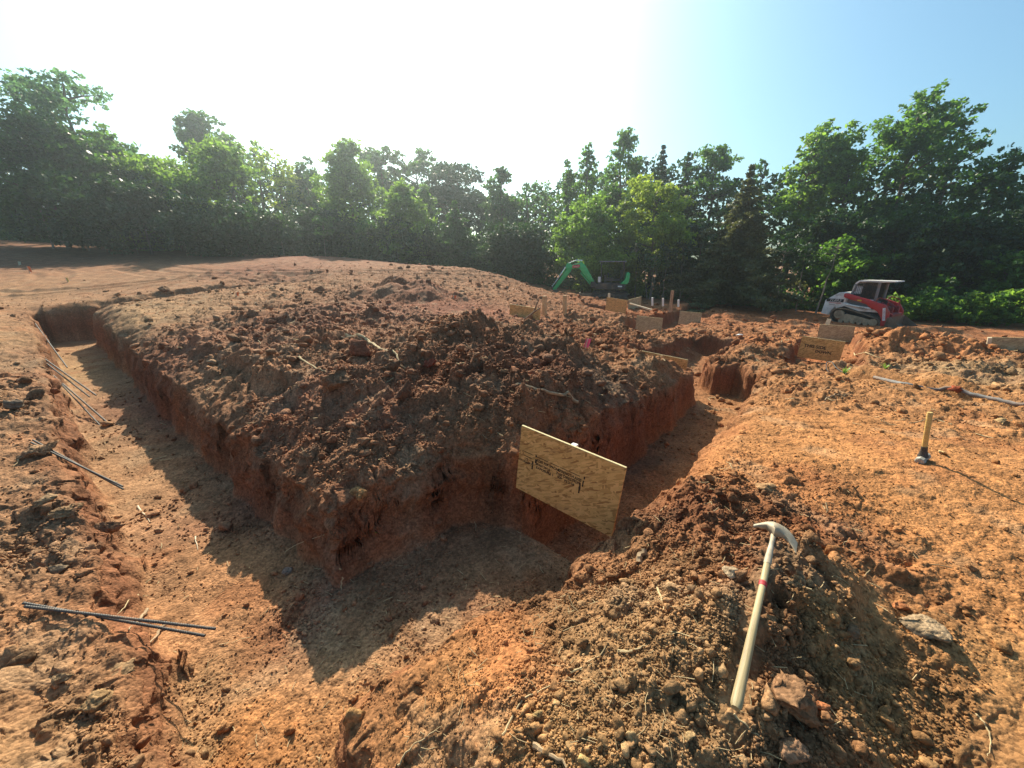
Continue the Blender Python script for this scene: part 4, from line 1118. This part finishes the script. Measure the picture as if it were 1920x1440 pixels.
def excavator(loc, rz):
    T = thing('mini_excavator', 'green mini excavator with arched boom and canopy parked at the wood edge', 'excavator', loc, rz)
    out = round_outline([(-1.05,.0),(.95,.0),(1.18,.14),(1.18,.36),(.95,.50),(-1.05,.50),(-1.25,.36),(-1.25,.14)], .2)
    for sg in (-1, 1):
        y0, y1 = sorted((sg * .50, sg * .85))
        tr = belt(out, .04, y0, y1, .02).build('track', RUBDARK, T)
        fr = MB().box((0, sg * .72, .27), (1.7, .16, .20), bev=.03)
        for q in range(5): fr.cyl((-.7 + q * .35, sg * .66, .12), (-.7 + q * .35, sg * .83, .12), .08, seg=12)
        fr.build('track_frame', P_BLACK, tr)
        MB().cyl((-.98, sg * .7, .25), (-.98, sg * .84, .25), .18, seg=16).build('sprocket', P_BLACK, tr, smooth=True)
        MB().cyl((.93, sg * .7, .25), (.93, sg * .84, .25), .17, seg=16).build('idler', P_BLACK, tr, smooth=True)
    MB().box((0, 0, .42), (1.3, 1.0, .26), bev=.04).cyl((0, 0, .5), (0, 0, .68), .42, seg=20).build('undercarriage', P_BLACK, T)
    MB().prism([(1.95,.02),(2.02,.02),(2.06,.2),(2.03,.40),(1.96,.40),(1.93,.2)], -.86, .86).box((1.55, .45, .26), (.85, .12, .12)).box((1.55, -.45, .26), (.85, .12, .12)).build('dozer_blade', DSTEEL, T)
    MB().prism(round_outline([(-.95,.66),(.95,.66),(1.0,.8),(.95,1.02),(.35,1.08),(-.35,1.05),(-1.0,1.0)], .08, 3), -.78, .78, bev=.03).build('house', P_BLACK, T)
    MB().prism(round_outline([(-.62,1.0),(-1.02,.98),(-1.16,1.1),(-1.22,1.65),(-1.12,1.78),(-.98,1.74),(-.92,1.3)], .08, 3), -.74, .74, bev=.03).build('counterweight', P_GREEN, T, smooth=True)
    MB().box((-.42, 0, 1.25), (.55, .55, .16), bev=.05).box((-.70, 0, 1.60), (.16, .52, .62), bev=.05).build('seat', SEAT, T)
    MB().box((.35, 0, 1.30), (.16, .6, .55), bev=.03).box((.1, .42, 1.28), (.5, .12, .22), bev=.03).box((.1, -.42, 1.28), (.5, .12, .22), bev=.03).build('console', P_BLACK, T)
    for y in (.42, -.42): MB().cyl((.12, y, 1.36), (.18, y, 1.62), .02, seg=8).cyl((.18, y, 1.60), (.19, y, 1.70), .04, seg=8).build('control_lever', SEAT, T)
    MB().box((.75, .45, 1.28), (.18, .45, .36), bev=.04).build('front_cover', P_WHITE, T)
    for x, y in ((-.85, .62), (-.85, -.62), (.62, .62)): MB().cyl((x, y, 1.0), (x + .05, y, 2.42), .035, seg=8).build('canopy_post', P_BLACK, T)
    MB().box((-.05, 0, 2.44), (1.75, 1.45, .08), bev=.03).build('canopy', P_GREY, T)
    MB().box((-.62, .782, .86), (.28, .006, .09)).build('decal', GLASSY, T)
    # boom, stick
    def limb(name, prof, hw, mat): return MB().prism(prof, -hw, hw, bev=.012).build(name, mat, T, smooth=True)
    MB().box((1.12, 0, .92), (.36, .34, .42), bev=.04).build('swing_bracket', P_BLACK, T)
    bm_ = limb('boom', [(1.00,1.02),(1.16,.84),(1.98,1.78),(2.12,1.98),(2.30,2.00),(2.95,1.92),(3.02,2.10),(2.85,2.16),(2.25,2.34),(1.98,2.40),(1.72,2.18)], .12, P_GREEN)
    M_ = frame((2.36, .128, 2.14), (-1, 0, .13), (.13, 0, 1)); M_[0][3] = 2.36
    MB().prism(round_outline([(-.26,-.10),(.26,-.10),(.26,.10),(-.26,.10)], .09, 4), 0, .006, M=frame((2.36, .127, 2.13), (-1, 0, .12), (0, 1, 0)) @ Matrix.Rotation(0, 4, 'X')).build('decal', SIGNR, bm_)
    text_obj('lettering', 'Takeuchi', .11, P_WHITE, bm_, frame((2.36, .137, 2.13), (-1, 0, .12), (0, 0, 1)))
    limb('stick', [(2.72,2.30),(2.98,2.34),(3.10,2.12),(3.02,1.92),(3.92,.62),(3.86,.50),(3.74,.50),(2.72,1.78),(2.66,2.0)], .10, P_GREEN)
    MB().cyl((1.35, 0, .95), (2.02, 0, 1.72), .055, seg=10).build('boom_cylinder', P_GREEN, T, smooth=True)
    MB().cyl((1.95, 0, 2.50), (2.40, 0, 2.52), .055, seg=10).cyl((2.40, 0, 2.52), (2.86, 0, 2.34), .035, seg=10).build('stick_cylinder', CHROME, T, smooth=True)
    MB().cyl((3.02, 0, 2.16), (3.45, 0, 1.50), .05, seg=10).cyl((3.45, 0, 1.50), (3.98, 0, .74), .03, seg=10).build('bucket_cylinder', CHROME, T, smooth=True)
    MB().prism([(3.72,.64),(3.98,.78),(4.06,.70),(3.92,.48)], -.08, .08).build('bucket_link', P_BLACK, T)
    bk = MB().prism([(3.62,.55),(3.98,.55),(4.12,.30),(4.02,.05),(3.78,-.02),(3.40,.06),(3.42,.09),(3.76,.05),(3.96,.12),(4.02,.30),(3.92,.46),(3.62,.50)], -.30, .30)
    for y in (-.30, .285): bk.prism([(3.62,.55),(3.98,.55),(4.12,.30),(4.02,.05),(3.78,-.02),(3.40,.06)], y, y + .015)
    bk.build('bucket', DSTEEL, T)
    return T
_ep = at_fwd(1142, 560, 24.5)
_eaz = math.radians(-78)
excavator((_ep[0], _ep[1], gz(_ep[0], _ep[1]) - .03), math.pi / 2 - _eaz).scale = (.9, .9, .9)

# ------------------------------------------------------------------ trees
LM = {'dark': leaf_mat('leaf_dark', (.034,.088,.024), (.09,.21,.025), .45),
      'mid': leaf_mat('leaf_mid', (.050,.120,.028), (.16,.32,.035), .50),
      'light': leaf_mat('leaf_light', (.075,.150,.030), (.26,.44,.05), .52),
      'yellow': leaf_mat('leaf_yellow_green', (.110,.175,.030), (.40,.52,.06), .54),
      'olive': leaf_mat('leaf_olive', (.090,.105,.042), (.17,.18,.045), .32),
      'haze_blue': leaf_mat('leaf_haze_tint', (.042,.098,.050), (.14,.30,.09), .50),  # bluish cast of the hazy backlight put into the leaf colour
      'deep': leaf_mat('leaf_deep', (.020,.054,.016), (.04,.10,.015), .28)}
TRUNK = plain('tree_bark', (.13,.10,.075), .9, var=.35, scale=6, bump=.4); TRUNK_PALE = plain('pale_bark', (.24,.20,.16), .9, var=.3, scale=6, bump=.4)

def leaf_quads(C, size, r_, up=.35, asp=.6):
    n = len(C)
    nrm = r_.normal(size=(n, 3)); nrm[:, 2] += up * 2; nrm /= np.linalg.norm(nrm, axis=1, keepdims=True)
    t = r_.normal(size=(n, 3)); t -= nrm * (t * nrm).sum(1, keepdims=True); t /= np.linalg.norm(t, axis=1, keepdims=True) + 1e-9
    b = np.cross(nrm, t)
    s_ = size * r_.uniform(.6, 1.35, (n, 1))
    V = np.stack([C - t * s_, C + b * s_ * asp + t * s_ * .15, C + t * s_, C - b * s_ * asp + t * s_ * .15], 1)
    return V.reshape(-1, 3), np.arange(n * 4).reshape(-1, 4)

def crown_clumps(kind, h, wd, cb, r_):
    """centres (n,3), radii, flatten"""
    C = []; rad = []; fl = .75
    hw = wd / 2
    if kind in ('broad', 'airy'):
        nl = 7 if kind == 'broad' else 9
        z0 = cb * h
        lob = [(0, 0, z0 + (h - z0) * .55, hw * .72, (h - z0) * .42)]
        for i in range(nl):
            a_ = r_.uniform(0, 6.28); t = r_.uniform(.05, .92); rr_ = hw * (1 - .75 * max(0, t - .45)) * r_.uniform(.35, .7)
            lob.append((rr_ * math.cos(a_), rr_ * math.sin(a_), z0 + (h - z0) * t, hw * r_.uniform(.28, .48), (h - z0) * r_.uniform(.13, .22)))
        lob.append((r_.uniform(-.2, .2) * hw, 0, h - (h - z0) * .14, hw * .36, (h - z0) * .14))
        per = 6 if kind == 'broad' else 4
        for x, y, z, rx, rz_ in lob:
            m = per * (3 if rx > .6 * hw else 1)
            for k_ in range(m):
                d = r_.normal(size=3); d /= np.linalg.norm(d); q = r_.uniform(.6, 1)
                C.append((x + d[0] * rx * q, y + d[1] * rx * q, z + d[2] * rz_ * q))
                rad.append(wd * (r_.uniform(.075, .14) if kind == 'broad' else r_.uniform(.06, .11)))
    elif kind == 'cone':
        z0 = cb * h; n = 120
        for i in range(n):
            t = r_.uniform(0, 1) ** 1.15
            prof = hw * min(1, (1 - t) ** .6 * 1.08) * (.55 + .45 * min(1, t / .18))
            a_ = r_.uniform(0, 6.28); q = r_.uniform(.3, 1)
            C.append((prof * q * math.cos(a_), prof * q * math.sin(a_), z0 + (h - z0) * t * .97)); rad.append(wd * r_.uniform(.07, .14) * (1 - .25 * t))
    elif kind == 'pine':
        n = 24; z0 = cb * h
        for i in range(n):
            t = r_.uniform(0, 1); a_ = r_.uniform(0, 6.28)
            prof = hw * math.sin(math.pi * (.22 + .70 * t)) ; q = r_.uniform(.25, 1)
            C.append((prof * q * math.cos(a_), prof * q * math.sin(a_), z0 + (h - z0) * (t * .92))); rad.append(wd * r_.uniform(.10, .17))
        fl = .55
    elif kind == 'cedar':
        z0 = cb * h; lev = int(9 + (h - z0) / .55)
        for i in range(lev):
            t = i / (lev - 1); R0_ = hw * (1 - t) ** 1.05 + .05
            nb = int(4 + 3 * (1 - t)); a0 = r_.uniform(0, 6.28)
            for k_ in range(nb):
                a_ = a0 + 6.28 * k_ / nb + r_.uniform(-.3, .3); L = R0_ * r_.uniform(.45, 1.2)
                for q in np.arange(.3, 1.01, .17):
                    C.append((L * q * math.cos(a_), L * q * math.sin(a_), z0 + (h - z0) * t - L * q * q * .16 + r_.uniform(-.1, .1)))
                    rad.append((.09 + .15 * R0_) * (1.15 - .5 * q) * r_.uniform(.8, 1.2))
        fl = .38
    elif kind == 'bush':
        for i in range(26):
            d = r_.normal(size=3); d /= np.linalg.norm(d); q = r_.uniform(.5, 1)
            C.append((d[0] * hw * q, d[1] * hw * q, h * .5 + d[2] * h * .45 * q)); rad.append(wd * r_.uniform(.10, .18))
    return np.array(C), np.array(rad), fl

TREE_N = 0
def tree(kind, px, py, wpx, fwd, mat, cb, label, name=None, dens=1.0, trunk=TRUNK, tr=1.0, lean=(0, 0), stems=1, cat='tree', group='trees along the edge of the clearing', leaf=None):
    global TREE_N; TREE_N += 1
    r_ = np.random.default_rng(5000 + TREE_N * 17)
    top = at_fwd(px, py, fwd); x, y = top[0], top[1]
    g = gz(x, y); h = top[2] - g; dist = math.hypot(x, y)
    wd = wpx * {'broad': 1.22, 'airy': 1.3, 'cone': 1.45, 'pine': 1.35, 'cedar': 1.15}.get(kind, 1.1) * (fwd * CP + (EYE - top[2]) * SP) / FPX
    T = thing(name or {'cedar': 'conifer_tree', 'pine': 'pine_tree', 'cone': 'poplar_tree', 'bush': 'shrub'}.get(kind, 'broadleaf_tree'), label, cat, (x, y, g - .05), group=group)
    C, rad, fl = crown_clumps(kind, h, wd, cb, r_)
    s_ = leaf or (.0034 * dist if kind != 'cedar' else .0031 * dist)
    dens = dens * (.55 if kind == 'airy' else 1.0)
    per = np.maximum(8, (rad ** 2 * 3.14 * 2.4 * dens / (s_ * s_ * 1.1)).astype(int))
    idx = np.repeat(np.arange(len(C)), per); n = len(idx)
    d = r_.normal(size=(n, 3)); d /= np.linalg.norm(d, axis=1, keepdims=True)
    rr_ = r_.uniform(0, 1, (n, 1)) ** .45
    K = 9
    sd_ = r_.normal(size=(len(C), K, 3)); sd_ /= np.linalg.norm(sd_, axis=2, keepdims=True); sd_ *= r_.uniform(.35, 1.15, (len(C), K, 1))
    off = sd_[idx, r_.integers(0, K, n)] + d * rr_ * .42
    P = C[idx] + off * rad[idx][:, None] * np.array([1.25, 1.25, fl * 1.1])
    P[:, 2] = np.maximum(P[:, 2], .1)
    P[:, 0] += lean[0] * P[:, 2]; P[:, 1] += lean[1] * P[:, 2]
    V, Q = leaf_quads(P, s_, r_)
    np_mesh('crown', V, Q, LM[mat], T)
    # trunk and limbs
    r0 = max(.05, .018 * h) * tr
    mb = MB()
    for k_ in range(stems):
        a_ = 6.28 * k_ / stems + .5; off = .0 if stems == 1 else .10
        zt = h * (.93 if kind != 'broad' else .8)
        pts = []
        for i in range(7):
            t = i / 6
            pts.append((lean[0] * zt * t + off * math.cos(a_) * (1 + 5 * t) + r_.normal() * .012 * h * t, lean[1] * zt * t + off * math.sin(a_) * (1 + 5 * t) + r_.normal() * .012 * h * t, zt * t))
        mb.tube(pts, [r0 * (1.25 if i == 0 else 1 - .13 * i) for i in range(7)], 8)
    pick = r_.choice(len(C), min(len(C), 16 if kind != 'bush' else 6), replace=False)
    for i in pick:
        c = C[i] + np.array([lean[0] * C[i][2], lean[1] * C[i][2], 0]); z1 = max(.3, min(c[2] - .25 * math.hypot(c[0], c[1]), h * .85))
        b0 = Vector((lean[0] * z1, lean[1] * z1, z1)); b1 = Vector(c)
        mid_ = (b0 + b1) / 2 + Vector((r_.normal() * .1, r_.normal() * .1, .1))
        mb.tube([b0, mid_, b1], [r0 * .38, r0 * .26, r0 * .10], 5)
    mb.build('trunk', trunk, T, smooth=True)
    return T

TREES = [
 ('airy', 12,122,150,33,'haze_blue',.22,'tall airy tree at the left frame edge, bluish and backlit'),
 ('airy', 105,130,175,32,'haze_blue',.26,'tall see-through tree with bare gaps, second from the left edge'),
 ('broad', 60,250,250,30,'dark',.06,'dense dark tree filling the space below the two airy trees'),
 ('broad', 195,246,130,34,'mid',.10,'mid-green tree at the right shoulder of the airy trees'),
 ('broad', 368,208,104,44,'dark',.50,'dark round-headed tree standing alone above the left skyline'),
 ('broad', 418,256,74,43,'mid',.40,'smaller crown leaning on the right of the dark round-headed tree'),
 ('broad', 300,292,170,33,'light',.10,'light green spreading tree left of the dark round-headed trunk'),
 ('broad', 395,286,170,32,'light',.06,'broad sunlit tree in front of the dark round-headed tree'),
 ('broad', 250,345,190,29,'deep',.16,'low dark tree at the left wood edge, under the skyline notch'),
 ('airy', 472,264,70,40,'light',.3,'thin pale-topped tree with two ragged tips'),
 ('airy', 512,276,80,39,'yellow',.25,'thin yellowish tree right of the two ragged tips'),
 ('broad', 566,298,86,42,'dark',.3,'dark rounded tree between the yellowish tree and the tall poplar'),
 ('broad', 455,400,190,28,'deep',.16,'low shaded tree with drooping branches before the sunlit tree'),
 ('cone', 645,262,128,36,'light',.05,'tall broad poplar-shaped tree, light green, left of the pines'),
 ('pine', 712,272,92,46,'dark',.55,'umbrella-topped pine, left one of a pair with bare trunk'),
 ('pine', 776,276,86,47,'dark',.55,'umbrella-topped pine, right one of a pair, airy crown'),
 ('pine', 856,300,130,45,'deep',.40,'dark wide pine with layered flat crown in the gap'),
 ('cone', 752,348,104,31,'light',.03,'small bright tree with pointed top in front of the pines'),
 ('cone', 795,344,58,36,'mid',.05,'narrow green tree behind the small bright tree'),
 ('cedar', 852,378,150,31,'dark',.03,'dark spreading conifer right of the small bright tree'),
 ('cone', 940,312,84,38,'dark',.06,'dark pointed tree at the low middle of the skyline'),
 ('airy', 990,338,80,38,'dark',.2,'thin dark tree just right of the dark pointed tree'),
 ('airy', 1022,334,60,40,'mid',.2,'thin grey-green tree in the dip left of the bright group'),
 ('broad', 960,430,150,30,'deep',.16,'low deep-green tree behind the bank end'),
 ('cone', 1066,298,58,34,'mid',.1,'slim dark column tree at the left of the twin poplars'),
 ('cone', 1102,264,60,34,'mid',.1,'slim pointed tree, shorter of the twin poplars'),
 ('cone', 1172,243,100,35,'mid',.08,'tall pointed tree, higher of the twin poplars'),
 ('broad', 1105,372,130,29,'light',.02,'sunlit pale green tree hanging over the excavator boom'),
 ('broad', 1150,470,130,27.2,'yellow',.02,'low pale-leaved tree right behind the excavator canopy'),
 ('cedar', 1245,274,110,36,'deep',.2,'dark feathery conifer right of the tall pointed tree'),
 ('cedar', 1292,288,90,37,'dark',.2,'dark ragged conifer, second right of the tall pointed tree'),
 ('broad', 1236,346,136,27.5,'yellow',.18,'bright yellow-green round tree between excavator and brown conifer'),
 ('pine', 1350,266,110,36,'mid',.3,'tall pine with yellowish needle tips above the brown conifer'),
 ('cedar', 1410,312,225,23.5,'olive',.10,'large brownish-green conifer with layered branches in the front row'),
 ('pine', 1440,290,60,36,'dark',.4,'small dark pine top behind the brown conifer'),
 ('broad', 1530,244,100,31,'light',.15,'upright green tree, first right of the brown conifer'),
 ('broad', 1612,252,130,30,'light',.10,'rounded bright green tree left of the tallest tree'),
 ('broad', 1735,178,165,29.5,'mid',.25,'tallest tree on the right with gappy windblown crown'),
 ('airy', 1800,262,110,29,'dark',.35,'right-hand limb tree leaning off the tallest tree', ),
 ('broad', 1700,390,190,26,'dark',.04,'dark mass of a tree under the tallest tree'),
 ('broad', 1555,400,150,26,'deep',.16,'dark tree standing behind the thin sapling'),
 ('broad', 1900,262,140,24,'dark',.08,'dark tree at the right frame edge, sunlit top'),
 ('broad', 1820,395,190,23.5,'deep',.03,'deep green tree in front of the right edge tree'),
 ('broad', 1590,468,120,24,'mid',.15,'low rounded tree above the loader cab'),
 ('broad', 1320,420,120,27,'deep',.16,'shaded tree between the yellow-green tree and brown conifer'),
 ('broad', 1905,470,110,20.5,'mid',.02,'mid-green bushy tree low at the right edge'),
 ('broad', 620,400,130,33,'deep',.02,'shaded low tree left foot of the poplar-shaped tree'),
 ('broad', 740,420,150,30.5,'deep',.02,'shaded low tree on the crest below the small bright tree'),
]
for t_ in TREES: tree(*t_)
tree('airy', 1564, 440, 70, 21.5, 'mid', .45, 'slender leaning sapling with bare pale stem left of the loader', 'sapling', trunk=TRUNK_PALE, tr=.55, lean=(.10, 0), dens=.6)
tree('airy', 1226, 470, 60, 25.5, 'dark', .5, 'multi-stemmed bare sapling beside the excavator', 'sapling', trunk=TRUNK_PALE, tr=.6, stems=3, dens=.4)
tree('airy', 55, 330, 60, 29, 'haze_blue', .55, 'pale thin trunk tree at the far left wood edge', 'sapling', trunk=TRUNK_PALE, tr=.7, dens=.6)
tree('airy', 130, 350, 60, 29, 'haze_blue', .55, 'second pale thin trunk tree right of the far left one', 'sapling', trunk=TRUNK_PALE, tr=.7, dens=.6)
for px, py, f_ in [(165,360,29.5),(230,372,28.5),(330,392,28),(420,405,28),(520,400,28.5),(600,405,29),(690,410,29)]:
    tree('airy', px, py, 46, f_, 'dark', .6, 'thin bare pale stem standing along the left and centre wood edge', 'sapling', trunk=TRUNK_PALE, tr=.45, dens=.35, group='thin bare stems at the left and centre wood edge', lean=(R.uniform(-.06, .06), 0))
for px, py, f_ in [(1200,455,25.8),(1255,450,25.4),(1290,448,25.2),(1335,440,24.6),(1480,450,22.6),(1520,455,22.2)]:
    tree('airy', px, py, 46, f_, 'deep', .6, 'thin bare pale stem in the dark wood edge between the two machines', 'sapling', trunk=TRUNK_PALE, tr=.45, dens=.3, group='thin bare stems between the two machines', lean=(R.uniform(-.08, .08), 0))
for px, py, wpx, f_, m_, lb in [(1700,548,70,19.6,'light','leafy shrub right behind the loader bucket'),(1755,540,80,19.5,'mid','mid-green shrub, second right of the loader'),(1815,545,85,19.0,'light','light green shrub in the row right of the loader'),
                     (1870,540,80,18.8,'mid','shrub near the right end of the row'),(1920,535,90,18.6,'light','light shrub cut by the right frame edge'),(1785,510,90,21,'dark','taller dark shrub behind the shrub row')]:
    tree('bush', px, py, wpx, f_, m_, 0, lb, cat='shrub', group='shrubs right of the loader', tr=.5)

# the wood behind: one mass that nobody could count, and low growth along its foot
def along(pts, n, r_):
    P = np.array(pts, float); seg = np.linalg.norm(np.diff(P[:, :2], axis=0), axis=1); cu = np.concatenate([[0], np.cumsum(seg)])
    u = r_.uniform(0, cu[-1], n); i = np.clip(np.searchsorted(cu, u) - 1, 0, len(seg) - 1)
    t = ((u - cu[i]) / seg[i])[:, None]; return P[i] * (1 - t) + P[i + 1] * t
SKY = [(-260,300),(0,310),(150,310),(240,330),(330,335),(420,300),(560,330),(640,325),(720,325),(850,345),(1000,350),(1080,325),(1180,290),(1300,305),(1450,315),(1560,300),(1700,310),(1850,335),(1930,310),(2150,270)]
WOOD = [(-70,30),(-46,36),(-38,40),(-24,46),(-10,49),(2,46),(10,42),(18,36),(26,32),(36,28),(48,22)]
def woodland():
    r_ = np.random.default_rng(99)
    n = 85000
    P = along(WOOD, n, r_)[:, :2] + r_.normal(0, 1.1, (n, 2))
    # crown height of the mass from the skyline
    pxs = 960 + FPX * P[:, 0] / (P[:, 1] * CP + 0) * 1.0
    ys = np.interp(pxs, [a_[0] for a_ in SKY], [a_[1] for a_ in SKY])
    u = (720 - ys) / FPX
    top = EYE + (u * CP - SP) / (CP + u * SP) * P[:, 1] - .6 + 1.3 * fbm(P[:, 0] * .35, P[:, 1] * .1, 701, 3)
    g = base_h(P[:, 0], P[:, 1])
    z = g + np.maximum(top - g, 1.5) * r_.uniform(0.0, 1, n) ** .9
    lump = fbm(P[:, 0] * .7, z * .7, 703, 3)
    P[:, 1] += lump * 1.2; k_ = lump > -.55
    C = np.stack([P[:, 0], P[:, 1], z], 1)[k_]
    V, Q = leaf_quads(C, .21, r_)
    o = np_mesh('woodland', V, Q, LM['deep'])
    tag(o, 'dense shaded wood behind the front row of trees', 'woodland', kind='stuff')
    n = 34000
    EDGE = [(-44,31.5),(-36,33),(-26,34),(-14,32),(-4,30),(2,28.5),(8,27),(14,24.5),(20,22),(25,20.3),(34,17),(44,14)]
    P = along(EDGE, n, r_)[:, :2]; dp = np.abs(r_.normal(0, 1.3, n)); P[:, 1] += dp
    g = base_h(P[:, 0], P[:, 1]); z = g + (.25 + 1.2 * dp / 1.3 * (1 + .6 * fbm(P[:, 0] * .8, P[:, 1] * .4, 711, 3))).clip(.1, 3.2) * r_.uniform(0, 1, n)
    V, Q = leaf_quads(np.stack([P[:, 0], P[:, 1], z], 1), .12, r_)
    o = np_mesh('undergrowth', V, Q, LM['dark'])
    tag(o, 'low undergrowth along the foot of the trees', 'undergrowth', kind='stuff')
woodland()

def litter():
    r_ = np.random.default_rng(61); n = 2600
    th = np.radians(r_.uniform(-56, 56, n)); rr = np.exp(r_.uniform(math.log(.8), math.log(16), n))
    x, y = rr * np.sin(th), rr * np.cos(th); h, col, rough, grav, wl, dp = ground_h(x, y)
    k_ = (r_.uniform(size=n) < grav * .8) & (wl < .4); x, y, h, rr = x[k_], y[k_], h[k_], rr[k_]; n = len(x)
    ln = r_.uniform(.015, .07, n) * rr ** .35; a_ = r_.uniform(0, 6.28, n); wd = (.0007 + .0006 * rr) * r_.uniform(.6, 1.3, n)
    d = np.stack([np.cos(a_), np.sin(a_), r_.normal(0, .22, n)], 1); p = np.stack([-np.sin(a_), np.cos(a_), 0 * a_], 1); up = np.array([[0, 0, 1.]])
    c = np.stack([x, y, h + wd * 1.5 + .004], 1); V = []
    for t, bend in ((-.5, 0), (0, .12), (.5, 0)):
        m = c + d * (ln * t)[:, None] + p * (ln * bend * r_.uniform(-1, 1, n))[:, None]
        for q in range(3):
            an = 2.094 * q; V.append(m + (p * math.cos(an) + up * math.sin(an)) * wd[:, None])
    V = np.stack(V, 1); Fc = []
    for s_ in range(2):
        for q in range(3): Fc.append([s_ * 3 + q, s_ * 3 + (q + 1) % 3, s_ * 3 + 3 + (q + 1) % 3, s_ * 3 + 3 + q])
    Fc = (np.array(Fc)[None] + (np.arange(n) * 9)[:, None, None]).reshape(-1, 4)
    tag(np_mesh('straw_litter', V.reshape(-1, 3), Fc, STRAW), 'bits of dry straw and rootlets mixed in the dirt', 'straw', kind='stuff')
litter()

# ------------------------------------------------------------------ haze volume, added to imitate the lens veil towards the sun
def haze():
    m = bpy.data.materials.new('veil_haze'); m.use_nodes = True; nt = m.node_tree
    nt.nodes.remove(nt.nodes['Principled BSDF'])
    v = nt.nodes.new('ShaderNodeVolumePrincipled')
    v.inputs['Color'].default_value = (.84, .95, 1.0, 1); v.inputs['Density'].default_value = .0015; v.inputs['Anisotropy'].default_value = .75
    nt.links.new(v.outputs[0], nt.nodes['Material Output'].inputs['Volume'])
    o = MB().box((0, 10, 7.0), (230, 190, 24)).build('haze', m)
    tag(o, 'thin haze added as a bright lens veil between the camera and the woods', 'haze', kind='stuff')
haze()
